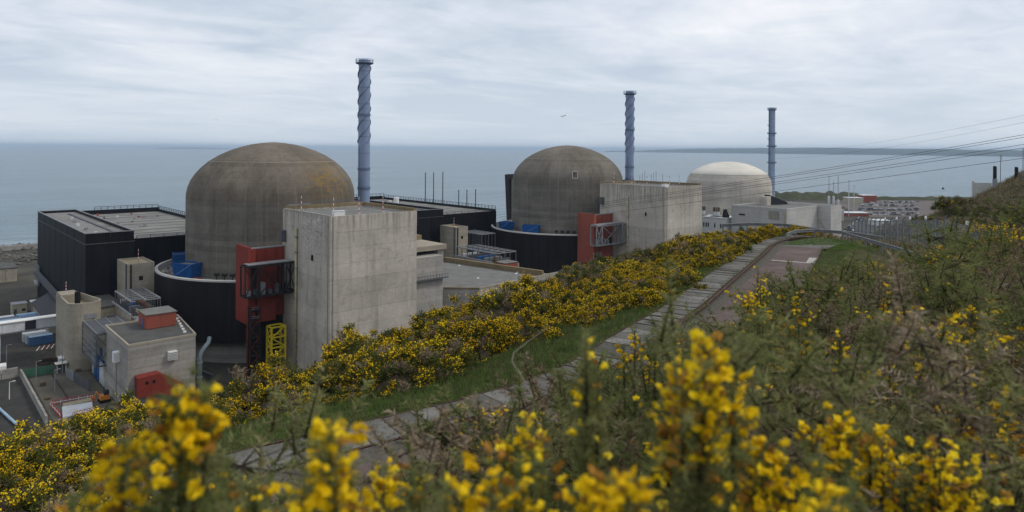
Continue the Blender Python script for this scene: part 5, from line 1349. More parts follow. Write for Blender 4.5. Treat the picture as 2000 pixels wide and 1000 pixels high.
obj('hull', MB().add([(q[0] - 5, q[1], -7), (q[0] + 6, q[1], -6.6), (q[0] - 5, q[1] - 1.5, -6.8), (q[0] - 5, q[1] + 1.5, -6.8), (q[0] + 3, q[1] - 1.4, -6.8), (q[0] + 3, q[1] + 1.4, -6.8), (q[0] - 4, q[1], -8.2), (q[0] + 4, q[1], -8.2)], [(2,4,7,6),(4,1,7),(1,5,7),(5,3,6,7),(3,2,6),(2,3,5,4),(4,5,1)]), M_DARK, t); obj('wheelhouse', MB().box(q[0] - 3, q[0] - .5, q[1] - .8, q[1] + .8, -6.8, -4.6), M_DARK, t)

# transformer terrace on the right-hand hill
t = thing('terrace_wall', 'pale concrete terrace wall on the hill at the right edge', 'wall', C(92, 126, 54))
for k in range(9):
    a = C(86.5 + k * 2.6, 128 - k * 1.4); b = C(89.0 + k * 2.6, 126.65 - k * 1.4)
    obj('wall_panel', MB().beam((a[0], a[1], 54.4 + k * .12), (b[0], b[1], 54.4 + k * .12), .3, 3.4), M_PALE, t)
    if k % 2 == 0: obj('pier', MB().beam((a[0], a[1], 52.5), (a[0], a[1], 56.4 + k * .12), .35), M_PALE, t)
for px, py, dep, hgt, lab in ((1943, 348, 124, 2.2, 'black louvred cabinet on the hill, left of the pair'), (1985, 350, 122, 2.2, 'black louvred cabinet on the hill at the right edge')):
    p = at(px, py, dep); t = thing('black_cabinet', lab, 'cabinet', p)
    for k in range(2): obj('stack_unit', MB().box(p[0] - .45 + k * .5, p[0] - .13 + k * .5, p[1] - .2, p[1] + .2, p[2] - .1 + .1 * k, p[2] + hgt - .1 * k), M_BLKSTEEL, t)
    obj('stand', MB().box(p[0] - .4, p[0] + .4, p[1] - .3, p[1] + .3, p[2] - 2.6, p[2] - .1), M_GREYSTEEL, t); obj('cap', MB().box(p[0] - .5, p[0] + .42, p[1] - .06, p[1] + .06, p[2] + hgt * .5, p[2] + hgt * .5 + .1), M_MIDSTEEL, t)
for px, py, dep, lab in ((1954, 303, 124, 'thin lamp pole on the hill next to the black cabinet'), (1998, 290, 118, 'thin pole on the hill at the very right edge')):
    p = at(px, py, dep); t = thing('hill_pole', lab, 'pole', (p[0], p[1], 54)); obj('pole', MB().tube([(p[0], p[1], 54), (p[0], p[1], p[2])], .06, 6), M_GREYSTEEL, t); obj('hoop', MB().tube([(p[0] + .5 * math.cos(a) + .45, p[1], p[2] - .5 + .5 * math.sin(a)) for a in np.linspace(0, 6.28, 14)], .04, 5, False), M_GREYSTEEL, t)

# ------------------------------------------------------------------ power lines, birds
def cable(A, B, ys, label, r=.05):
    """A, B plan ends (X, Y); ys: heights (t, z) of three points fitted by a parabola"""
    tt = np.array([q[0] for q in ys]); zz = np.array([q[1] for q in ys]); co = np.polyfit(tt, zz, 2)
    pts = []
    for k in range(61):
        t_ = k / 60; X = A[0] + (B[0] - A[0]) * t_; Y = A[1] + (B[1] - A[1]) * t_
        pts.append(C(X, Y, float(np.polyval(co, t_))))
    o = obj('power_cable', MB().tube(pts, r, 5), plain('cable_dark', (.05, .05, .055), .6)); tag(o, label, 'cable', 'overhead power cables')
B_END = (150, 110)
def zat(py, px, Y): return CAM_Z - (py - 290 - (px - 1000) * .0055) / 1333 * Y
for j, (y2000, y1506, y970, lab) in enumerate(((263, 346, 420, 'uppermost of the main bundle across the middle dome'), (268, 349.5, 424, 'second of the main bundle from the top'), (282, 357, 428, 'third of the main bundle from the top'), (289, 361, 431, 'fourth of the main bundle from the top'), (309, 375, 441, 'lowest of the bundle, hanging apart'))):
    A = (-7 + j * 1.2, 327 - j * .3); t2 = (.75 * A[1] - A[0]) / ((B_END[0] - A[0]) + .75 * (A[1] - B_END[1])); t5 = (.38 * A[1] - A[0]) / ((B_END[0] - A[0]) + .38 * (A[1] - B_END[1]))
    Y2 = A[1] + (B_END[1] - A[1]) * t2; Y5 = A[1] + (B_END[1] - A[1]) * t5
    cable(A, B_END, [(0, min(zat(y970, 970, A[1]), 31)), (t5, zat(y1506, 1506, Y5)), (t2, zat(y2000, 2000, Y2))], 'dark overhead power cable, ' + lab)
for j, (y2000, zs, lab) in enumerate(((225, 60, 'upper of the two thin lines ending at the pale stack'), (239, 56, 'lower of the two thin lines ending at the pale stack'))):
    A = (456 * RT[0] + 234 * RT[1] + 2, 456 * FW[0] + 234 * FW[1]); t2 = (.75 * A[1] - A[0]) / ((B_END[0] - A[0]) + .75 * (A[1] - B_END[1])); Y2 = A[1] + (B_END[1] - A[1]) * t2
    z2 = zat(y2000, 2000, Y2); cable(A, B_END, [(0, zs), (t2 * .5, (zs + z2) / 2 - 2.5), (t2, z2)], 'dark overhead power cable, ' + lab, .03)
def gull(px, py, dep, span, bank_, label):
    x, y, z = at(px, py, dep); t = thing('seagull', label, 'bird', (x, y, z))
    r = Vector((RT[0], RT[1], 0)); f = Vector((FW[0], FW[1], 0)); u = Vector((0, 0, 1)); o = Vector((x, y, z)); s = span / 2
    obj('body', MB().tube([o - r * .30 * s, o - r * .1 * s, o + r * .2 * s, o + r * .42 * s], [.02 * s, .1 * s, .09 * s, .03 * s], 8), M_CONTGREY, t, True)
    for sg in (-1, 1):
        a = o + u * .05 * s; b = o + r * sg * .45 * s + f * .1 * s + u * (.22 + sg * bank_) * s; c = o + r * sg * s + u * (.05 + sg * bank_ * 2) * s
        w = f * .16 * s
        obj('wing', MB().add([a - w, a + w, b + w, b - w, c + w * .2, c - w * .2] + [p + u * .015 * s for p in (a - w, a + w, b + w, b - w, c + w * .2, c - w * .2)], [(0,1,2,3),(3,2,4,5),(9,8,7,6),(11,10,8,9),(0,3,9,6),(3,5,11,9),(1,7,8,2),(2,8,10,4),(5,4,10,11)]), M_MIDSTEEL, t)
gull(1098, 227.5, 120, 1.25, .18, 'grey gull with wings spread, left of the close pair'); gull(1103, 225.5, 118, 1.1, .35, 'grey gull tilting upwards, right of the close pair'); gull(422, 234, 260, 1.2, .05, 'single tiny gull over the left dome'); gull(1717, 133, 300, 1.2, .1, 'single tiny gull high in the right-hand sky')

# ------------------------------------------------------------------ vegetation
def foliage_mat(name, stops, rough=.8, freq=3.0, trans=0.15):
    m, nt, b = newmat(name); h = NB(nt)
    f = h.noise(h.pos(), freq, 3, .7); r = h.rnd()
    g = h.math('ADD', h.math('MULTIPLY', f, .75), h.math('MULTIPLY', r, .25))
    c = h.ramp(g, stops); nt.links.new(c, b.inputs['Base Color']); b.inputs['Roughness'].default_value = rough
    b.inputs['Specular IOR Level'].default_value = 0.04
    if trans:
        tl = h.n.new('ShaderNodeBsdfTranslucent'); nt.links.new(c, tl.inputs[0]); mx = h.n.new('ShaderNodeMixShader'); mx.inputs[0].default_value = trans
        nt.links.new(b.outputs[0], mx.inputs[1]); nt.links.new(tl.outputs[0], mx.inputs[2]); nt.links.new(mx.outputs[0], nt.nodes['Material Output'].inputs[0])
    return m
M_LEAF = foliage_mat('gorse_green', [(.28, (.042, .056, .016)), (.45, (.074, .092, .024)), (.60, (.112, .122, .036)), (.74, (.14, .112, .050))])
M_LEAFN = foliage_mat('gorse_green_near', [(.28, (.082, .100, .032)), (.45, (.150, .172, .060)), (.60, (.225, .235, .095)), (.74, (.27, .235, .125))], freq=9, trans=.3)
M_BROWN = foliage_mat('dry_gorse', [(.3, (.14, .105, .062)), (.5, (.235, .182, .118)), (.7, (.34, .275, .195))], freq=5)
M_TWIG = foliage_mat('twig_bark', [(.3, (.034, .026, .018)), (.5, (.06, .047, .034)), (.7, (.11, .09, .07))], freq=14, trans=0)
M_DEADSTEM = foliage_mat('dead_stem', [(.3, (.15, .125, .10)), (.7, (.25, .215, .175))], trans=0)
M_FLOWER = foliage_mat('gorse_flower', [(.30, (.72, .44, .008)), (.45, (.87, .60, .012)), (.62, (.93, .70, .022)), (.75, (.95, .75, .07))], .6, 14, .25)
M_FADED = foliage_mat('faded_flower', [(.3, (.28, .13, .02)), (.6, (.42, .22, .04)), (.75, (.36, .22, .10))], .7, 14, .2)
M_GRASS = foliage_mat('grass_blade', [(.28, (.060, .110, .025)), (.45, (.098, .170, .036)), (.6, (.135, .205, .052)), (.75, (.18, .18, .075))], freq=1.2)
M_DRYGRASS = foliage_mat('dry_grass', [(.3, (.10, .085, .045)), (.6, (.16, .135, .075)), (.75, (.12, .13, .05))], freq=1.0)

class Soup:
    """triangle soup collected with numpy"""
    def __init__(s): s.t = []; s.m = []
    def add(s, tris, mi=0):
        if len(tris): s.t.append(np.asarray(tris, np.float32)); s.m.append(np.full(len(tris), mi, np.int32))
    def mesh(s, name, mats):
        T = np.concatenate(s.t) if s.t else np.zeros((0, 3, 3), np.float32); M = np.concatenate(s.m) if s.m else np.zeros(0, np.int32)
        me = bpy.data.meshes.new(name); n = len(T)
        me.vertices.add(n * 3); me.vertices.foreach_set('co', T.reshape(-1))
        me.loops.add(n * 3); me.loops.foreach_set('vertex_index', np.arange(n * 3, dtype=np.int32))
        me.polygons.add(n); me.polygons.foreach_set('loop_start', np.arange(0, n * 3, 3, dtype=np.int32))
        for m in mats: me.materials.append(m)
        me.polygons.foreach_set('material_index', M); me.update(); me.validate(); return me
def unit(v): return v / np.maximum(np.linalg.norm(v, axis=-1, keepdims=True), 1e-9)
def rdir(n): return unit(RNG.normal(size=(n, 3)))
def spines(P, Dv, L, W):
    """thin triangles at points P along Dv"""
    n = len(P); side = unit(np.cross(Dv, rdir(n))) * (np.broadcast_to(W, (n,))[:, None] / 2)
    return np.stack([P - side, P + side, P + Dv * np.broadcast_to(L, (n,))[:, None]], 1)
OCT_F = [(0, 2, 4), (2, 1, 4), (1, 3, 4), (3, 0, 4), (2, 0, 5), (1, 2, 5), (3, 1, 5), (0, 3, 5)]
def blossoms(P, Dv, size):
    """small puffed blossoms: an elongated eight-sided body plus an upright petal"""
    n = len(P); a = unit(np.cross(Dv, rdir(n))); b = np.cross(Dv, a); s = np.broadcast_to(size, (n,))[:, None]
    V = np.stack([P + a * s * .42, P - a * s * .42, P + b * s * .36, P - b * s * .36, P + Dv * s * .75, P - Dv * s * .45], 1)
    T = np.concatenate([V[:, list(f)] for f in OCT_F])
    q = P + Dv * s * .2
    pet = np.concatenate([np.stack([q, q + a * s * .62 + Dv * s * .35 + b * s * .1, q + Dv * s * .8 + b * s * .35], 1), np.stack([q, q - a * s * .62 + Dv * s * .35 + b * s * .1, q + Dv * s * .8 + b * s * .35], 1)])
    return np.concatenate([T, pet])
def twig_tris(A, B, w):
    n = len(A); d = unit(B - A); a = unit(np.cross(d, rdir(n))) * w / 2; b = np.cross(d, a)
    return np.concatenate([np.stack([A - a, A + a, B], 1), np.stack([A - b, A + b, B], 1)])

def shade_core_tris(rx, rz, seed, z0=0.0):
    """opaque lumpy mass added inside a bush to block light"""
    nu, nv = 12, 6; g = np.zeros((nv + 1, nu, 3))
    for i in range(nv + 1):
        for j in range(nu):
            t_, p_ = (np.pi / 2) * i / nv, 2 * np.pi * j / nu; k = 1 + .18 * np.sin(3 * p_ + seed) * np.cos(t_) + .12 * np.sin(5 * p_ + 2 * seed + 3 * t_)
            g[i, j] = (np.cos(t_) * np.cos(p_) * rx * k, np.cos(t_) * np.sin(p_) * rx * k, z0 + np.sin(t_) * rz * k)
    T = []
    for i in range(nv):
        for j in range(nu):
            q = (g[i, j], g[i, (j + 1) % nu], g[i + 1, (j + 1) % nu], g[i + 1, j]); T += [(q[0], q[1], q[2]), (q[0], q[2], q[3])]
    return np.array(T)

def clumps(seed, nc, per, spread, rx, rz, rmin):
    """clump centres over a lumpy crown, and sprigs gathered on each"""
    th = RNG.uniform(0, 2 * np.pi, nc); cz = RNG.uniform(0.0, 1, nc) ** .8; sr = np.sqrt(1 - cz ** 2)
    lump = 1 + .20 * np.sin(3 * th + seed) * sr + .16 * np.sin(5 * th + 2.1 * seed + 4 * cz) + .14 * RNG.normal(size=nc)
    rad = RNG.uniform(rmin, 1.0, nc) * lump
    Cc = np.stack([np.cos(th) * sr * rx * rad, np.sin(th) * sr * rx * rad, cz * rz * rad + .04], 1)
    Nc = unit(unit(Cc * np.array([1, 1, 1.2])) + np.array([0, 0, .45]) + .25 * RNG.normal(size=(nc, 3)))
    idx = np.repeat(np.arange(nc), per); n = len(idx)
    P = Cc[idx] + spread * RNG.normal(size=(n, 3)); D = unit(Nc[idx] + .55 * RNG.normal(size=(n, 3)))
    return Cc, Nc, idx, P, D

def mid_gorse(seed, fl, brown):
    """bush about 1.2 m tall, 1.3 m radius, for the hillside band; returns meshes (twigs, foliage, flowers)"""
    global RNG
    RNG = np.random.default_rng(seed)
    nc, per = 62, 26
    Cc, Nc, idx, P, Dv = clumps(seed, nc, per, .085, 1.25, 1.08, .66); n = len(P)
    tw, fo, fw = Soup(), Soup(), Soup()
    bm = (RNG.random(nc) < brown)[idx]
    for k in range(9):
        q = P + Dv * RNG.uniform(-.10, .15, (n, 1)); dd = unit(Dv * .7 + .8 * rdir(n)); T = spines(q, dd, RNG.uniform(.06, .15, n), .028)
        fo.add(T[~bm], 0); fo.add(T[bm], 1)
    tw.add(twig_tris(Cc * np.array([.25, .25, .1]), Cc, .035), 0); tw.add(shade_core_tris(.82, .72, seed), 0)
    cf = RNG.random(nc) < fl; amount = RNG.uniform(.25, 1.0, nc)
    sel0 = np.where((cf[idx] & ~bm & (RNG.random(n) < amount[idx])) | (RNG.random(n) < fl * .03))[0]
    for k in range(6):
        s_ = sel0[RNG.random(len(sel0)) < .7]
        q = P[s_] + Dv[s_] * RNG.uniform(.02, .20, (len(s_), 1)) + .03 * RNG.normal(size=(len(s_), 3))
        fw.add(blossoms(q, unit(Dv[s_] + .7 * rdir(len(s_))), RNG.uniform(.030, .050, len(s_))), 0 if k < 5 else 1)
    return tw.mesh('twigs', [M_TWIG]), fo.mesh('foliage', [M_LEAF, M_BROWN]), fw.mesh('flowers', [M_FLOWER, M_FADED])

def near_gorse(seed, fl, brown, h=1.2):
    """detailed foreground bush: spiny sprigs gathered in clumps over a lumpy crown, added light-blocking core inside"""
    global RNG
    RNG = np.random.default_rng(seed)
    tw, fo, fw = Soup(), Soup(), Soup()
    nc, per = 132, 8
    Cc, Nc, idx, P0, D0 = clumps(seed, nc, per, .05, .82, h * .98, .62); ns = len(P0)
    LL = RNG.uniform(.09, .20, ns)
    bc = RNG.random(nc) < brown; cf = (RNG.random(nc) < fl) & ~bc & (Cc[:, 2] > .35 * h)
    stems = unit(RNG.normal(size=(14, 3)) * np.array([1, 1, .2]) + np.array([0, 0, .9])) * np.array([.5, .5, .75 * h])
    for q in stems:
        ts = np.linspace(0, 1, 7)[:, None]; C_ = ts * q + .05 * RNG.normal(size=(7, 3)) * ts
        for j in range(6): tw.add(twig_tris(C_[j:j+1], C_[j+1:j+2], .024 - .0025 * j), 0)
    near = stems[np.argmin(((Cc[:, None] - stems[None]) ** 2).sum(2), axis=1)] * RNG.uniform(.5, 1, (nc, 1))
    tw.add(twig_tris(near, Cc, .012), 0); tw.add(twig_tris(Cc[idx], P0, .006), 0); tw.add(twig_tris(P0, P0 + D0 * LL[:, None], .006), 0)
    tw.add(shade_core_tris(.36, .56 * h, seed), 0)  # opaque core added to keep light out of the bush interior
    for k in range(ns):
        d = D0[k]; L = LL[k]; n = int(78 * L / .15) + 16; P = P0[k] + d * L * RNG.uniform(-.3, 1, (n, 1))
        rd = rdir(n); rd = unit(rd - d * (rd @ d)[:, None]); Dv = unit(rd + d * RNG.uniform(.2, .9, (n, 1)))
        fo.add(spines(P, Dv, RNG.uniform(.014, .034, n), .0052), 1 if bc[idx[k]] else 0)
        if cf[idx[k]] and RNG.random() < .85 or (not bc[idx[k]] and RNG.random() < fl * .06):
            m = int(RNG.uniform(6, 20)); rd = rdir(m); rd = unit(rd - d * (rd @ d)[:, None])
            P = P0[k] + d * L * RNG.uniform(.15, 1.08, (m, 1)) + rd * .012; Dv = unit(rd + d * .55 + .3 * rdir(m)); old = RNG.random(m) < .2
            for msk, mi in ((~old, 0), (old, 1)):
                if msk.any(): fw.add(blossoms(P[msk], Dv[msk], RNG.uniform(.013, .021, int(msk.sum()))), mi)
    n = 8000; a_ = RNG.uniform(0, 2 * np.pi, n); zc = RNG.uniform(.02, .9, n); r_ = RNG.uniform(.55, 1.25, n)
    c = np.stack([np.cos(a_) * r_ * .56 * np.sqrt(1 - zc ** 2 * .95), np.sin(a_) * r_ * .56 * np.sqrt(1 - zc ** 2 * .95), zc * h * .8 * r_], 1)
    fo.add(spines(c, rdir(n), RNG.uniform(.03, .08, n), .005), 1)
    return tw.mesh('twigs', [M_TWIG]), fo.mesh('foliage', [M_LEAFN, M_BROWN]), fw.mesh('flowers', [M_FLOWER, M_FADED])

def place_bush(meshes, X, Y, z, sc, rot, label, group, squash=1.0, name='gorse_bush', cat='bush'):
    t = thing(name, label, cat, C(X, Y, z), group, rot); t.scale = (sc * squash, sc * squash, sc)
    for nm, me in zip(('twigs', 'foliage', 'flowers'), meshes):
        if me is None or len(me.polygons) == 0: continue
        o = bpy.data.objects.new(nm, me); COL.objects.link(o); o.parent = t
        if nm != 'twigs': o['kind'] = 'stuff'
    return t

VR = random.Random(21)
MIDS = [mid_gorse(100 + k, f, b) for k, (f, b) in enumerate(((.80, .08), (.62, .12), (.92, .04), (.45, .16), (.10, .26), (.76, .10), (.03, .4)))]
def hillside_gorse():
    placed = []
    s_end = S_B + 12; tries = 0
    while len(placed) < 300 and tries < 24000:
        tries += 1
        s = VR.uniform(S_A - 12, s_end); d = -VR.uniform(1.2, 16.5)
        if VR.random() < .2: s = VR.uniform(S_A - 12, S_A - .8); d = VR.uniform(-5, 6)
        p = path_point(s, d); X, Y = float(p[0]), float(p[1])
        if Y < 6 or abs(X) > .82 * Y + 2: continue
        ss, sdist, _ = path_sd(X, Y)
        corner = ss < S_A - .7
        if corner:
            if sdist > 6.5 or sdist < -15.5: continue
        elif sdist > -(2.6 - 1.4 * sstep(30, 40, Y)) or sdist < -15.5: continue
        k = sstep(32, 52, Y)
        # a grassy gap runs beside the slabs near the camera
        if not corner and -sdist < 4.2 - 1.5 * k and Y < 33: continue
        r = VR.choice((VR.uniform(.55, .9), VR.uniform(.85, 1.25), VR.uniform(1.1, 1.5))) * (.85 + .3 * sstep(3, 8, -sdist))
        if any((X - a) ** 2 + (Y - b) ** 2 < (.62 * (r + c)) ** 2 for a, b, c in placed): continue
        placed.append((X, Y, r))
    for X, Y, r in placed:
        sdist = path_sd(X, Y)[1]
        w = (5, 4, 5, 3, 1, 4, 1) if Y < 42 or -sdist < 7.5 else (.4, .8, .2, 2, 5, .5, 4)
        ki = VR.choices(range(7), w)[0]
        what = ['well-flowered yellow gorse bush', 'patchily flowering gorse bush', 'gorse bush covered in yellow flowers', 'greenish gorse bush with some yellow flowers', 'mostly green gorse bush', 'rounded yellow-topped gorse bush', 'brownish gorse bush nearly without flowers'][ki]
        zone = 'in the dark corner at the lower left' if path_sd(X, Y)[0] < S_A - .7 else ('along the grass verge beside the near slabs' if sdist > -6.5 and Y < 34 else 'on the edge above the pump building' if Y < 34 and X < -8 else 'on the edge below the left fuel building' if Y < 46 and sdist < -6.5 else 'bordering the straight run of slabs' if sdist > -6.5 and Y < 60 else 'on the far slope below the middle unit' if Y < 62 else 'behind the bend of the path')
        place_bush(MIDS[ki], X, Y, hill_z(X, Y) - .12, r * .78, VR.uniform(0, 6.28), what + ' ' + zone, 'gorse bushes in the band below the path', VR.uniform(1.05, 1.35))
    return placed
BAND = hillside_gorse()
def hill_bushes():
    n = 0; tries = 0
    while n < 75 and tries < 4000:
        tries += 1; Y = VR.uniform(62, 128); X = VR.uniform(.46, .82) * Y
        if X < 50 or (X > 82 and Y > 100): continue
        ki = VR.choice((4, 6, 6, 4, 3)); n += 1
        place_bush(MIDS[ki], X, Y, hill_z(X, Y) - .3, VR.uniform(.9, 2.0), VR.uniform(0, 6.28), ['', '', '', 'faintly yellow scrub bush on the hill beyond the fence', 'green scrub bush on the hill beyond the fence', '', 'brown scrub bush on the hill beyond the fence'][ki], 'scrub bushes on the hill', 1.3, 'scrub_bush')
hill_bushes()

# foreground thicket: outline of the photo limits how tall each bush may stand
SKY_Y = [(-200, 1010), (0, 1000), (140, 985), (200, 880), (300, 840), (430, 850), (470, 915), (560, 935), (640, 930), (740, 930), (880, 915), (940, 820), (1000, 720), (1060, 680), (1130, 680), (1200, 690), (1300, 645), (1360, 640), (1420, 620), (1460, 580), (1510, 545), (1550, 522), (1600, 498), (1640, 482), (1700, 480), (1760, 478), (1830, 478), (1880, 462), (1930, 430), (2000, 398), (2300, 360)]
def limit_y(px): return float(np.interp(px, [q[0] for q in SKY_Y], [q[1] for q in SKY_Y]))
NEARS = [near_gorse(300 + k, f, b) for k, (f, b) in enumerate(((.32, .12), (.13, .30), (.6, .08), (.05, .36), (.16, .14), (.0, .8)))]
FG_LABEL = ['gorse shrub thick with yellow flowers', 'half-dry gorse shrub with scattered yellow flowers', 'densely flowering yellow gorse shrub', 'sparsely flowering green and brown gorse shrub', 'green gorse shrub with yellow tips', 'dry brown gorse shrub almost without flowers']
def foreground_gorse():
    placed = []
    def put(X, Y, hh, w):
        z = hill_z(X, Y); px = 1000 + X / Y * 1333; sc = hh / 1.46
        placed.append((X, Y, .8 * max(sc, .5)))
        ki = VR.choices(range(6), w)[0]
        where = ('at the bottom edge, close by' if Y < 3 else 'in front of the slabs') if px < 1000 else ('close by, right of centre' if Y < 4 else 'below the reddish road') if px < 1480 else ('in the near part of the right-hand thicket' if Y < 7 else 'in the middle of the right-hand thicket' if Y < 14 else 'in the far right-hand thicket by the fence')
        place_bush(NEARS[ki], X, Y, z - .08, sc, VR.uniform(0, 6.28), FG_LABEL[ki] + ' ' + where, 'gorse shrubs in the foreground thicket', VR.uniform(1.15, 1.5) * (1.0 if hh > .8 else 1.3), 'gorse_shrub')
    def room(X, Y, hw_px=None):
        z = hill_z(X, Y); px = 1000 + X / Y * 1333; hw = .55 / Y * 1333
        ly = max(limit_y(px - hw * .6), limit_y(px), limit_y(px + hw * .6))
        return CAM_Z - (ly - 290) / 1333 * Y - z
    # front rows whose tops follow the outline seen against the path
    for row, dep in enumerate((1.75, 2.5, 3.5, 4.9, 6.6)):
        px = 130 + 37 * row
        while px < 1520:
            Y = dep * VR.uniform(.9, 1.1); X = (px - 1000) / 1333 * Y
            px += VR.uniform(85, 125) * (1.25 if row < 2 else 1)
            if path_sd(X, Y)[1] < 5.6: continue
            hm = room(X, Y) - VR.uniform(0, .16)
            if hm < .3: continue
            put(X, Y, min(hm, 1.75), (1.5, 4, .7, 5, 6, 2.5) if not 900 < px < 1150 else (1, 3, 0, 3, 2, 6))
    for row, dep in enumerate((6, 8.5, 12, 17, 23, 30)):
        px = 1470 + 17 * row
        while px < 2080:
            Y = dep * VR.uniform(.92, 1.08); X = (px - 1000) / 1333 * Y
            px += VR.uniform(70, 110) * (1.2 if row < 2 else .8)
            if path_sd(X, Y)[1] < 5.6: continue
            hm = room(X, Y) - VR.uniform(0, .15)
            if hm < .35: continue
            put(X, Y, min(hm, 2.7), (3, 5, 1.5, 5, 4, 4.5))
    tries = 0; n0 = len(placed)
    while len(placed) < n0 + 45 and tries < 60000:
        tries += 1
        Y = VR.uniform(1.6, 36) if VR.random() < .6 else VR.uniform(1.6, 12); X = VR.uniform(.30, .95) * Y
        if path_sd(X, Y)[1] < 6.1: continue
        hm = room(X, Y)
        if hm < .35: continue
        hh = min(hm, VR.uniform(1.1, 1.9) + (.35 if Y > 10 else 0)); rad = .8 * max(hh / 1.46, .5)
        if any((X - a) ** 2 + (Y - b) ** 2 < (.46 * (rad + c)) ** 2 for a, b, c in placed): continue
        put(X, Y, hh, (1, 4, .6, 6, 4, 4))
    return placed
NEARP = foreground_gorse()

def hero_sprig(px, py, dep, clump_w, clump_h, nflow, label, tilt=(0, 0), green=.5, seed=0, dry=0):
    """one upright gorse branch close to the camera whose top carries a flower head"""
    global RNG
    RNG = np.random.default_rng(900 + seed)
    top = np.array(at(px, py, dep)); X = (px - 1000) / 1333 * dep
    zg = hill_z(X, dep); base = np.array([top[0] - tilt[0] * .5, top[1] - tilt[1] * .5, zg - .05])
    t = thing('gorse_branch', label, 'branch', tuple(base), 'gorse branches close to the camera')
    o = np.array(t.location); tw, fo, fw = Soup(), Soup(), Soup()
    nb = max(3 + 3 * dry, int(nflow / 26))
    for k in range(nb):
        f_ = RNG.uniform(-1, 1); tip = top + np.array([RT[0], RT[1], 0]) * f_ * clump_w * .5 + np.array([FW[0], FW[1], 0]) * RNG.uniform(-.5, .5) * clump_w + np.array([0, 0, -abs(f_) ** 1.5 * clump_h * .55 - RNG.uniform(0, .25) * clump_h])
        if k == 0: tip = top.copy()
        elif dry: tip = tip + np.array([0, 0, -.3 * clump_w * RNG.random()])
        ts = np.linspace(0, 1, 9)[:, None]; mid = base * .35 + tip * .65 + np.array([0, 0, -.1]) + (.35 * clump_w * RNG.normal(size=3) if dry else 0) ; C_ = (1 - ts) ** 2 * base + 2 * ts * (1 - ts) * mid + ts ** 2 * tip - o
        for j in range(8): tw.add(twig_tris(C_[j:j+1], C_[j+1:j+2], .010), 0)
        d = unit(C_[8] - C_[7]); L = clump_h
        n = int(420 * L / .2); tt_ = RNG.uniform(-.5 if dry else -2.2, 1.0, n)[:, None]; P = C_[8] - d * L * (1 - tt_)
        rd = rdir(n); rd = unit(rd - d * (rd @ d)[:, None]); fo.add(spines(P, unit(rd + d * RNG.uniform(.2, .9, (n, 1))), RNG.uniform(.015, .035, n), .0036), dry)
        for q_ in range(int(7 * green) + 2):      # side shoots
            u_ = RNG.uniform(-1.6, .6); p = C_[8] - d * L * (1 - u_) ; dd = unit(d + .9 * RNG.normal(size=3)); l2 = RNG.uniform(.05, .12); n2 = 46
            P2 = p + dd * l2 * RNG.uniform(0, 1, (n2, 1)); r2 = rdir(n2); fo.add(spines(P2, unit(r2 + dd * .5), RNG.uniform(.014, .03, n2), .0036), dry)
        m = int(nflow / nb); tf = RNG.uniform(.0, 1.0, m)[:, None]; rd = rdir(m); rd = unit(rd - d * (rd @ d)[:, None])
        P = C_[8] - d * L * (1 - tf) + rd * RNG.uniform(.008, .03, (m, 1)); Dv = unit(rd + d * .5 + .4 * rdir(m)); old = RNG.random(m) < .22
        for msk, mi in ((~old, 0), (old, 1)): fw.add(blossoms(P[msk], Dv[msk], RNG.uniform(.013, .021, int(msk.sum()))), mi)
    for nm, me in (('twigs', tw.mesh('twigs', [M_TWIG])), ('foliage', fo.mesh('foliage', [M_LEAFN, M_BROWN])), ('flowers', fw.mesh('flowers', [M_FLOWER, M_FADED]))):
        if len(me.polygons): ob = bpy.data.objects.new(nm, me); COL.objects.link(ob); ob.parent = t; ob['kind'] = 'stuff'
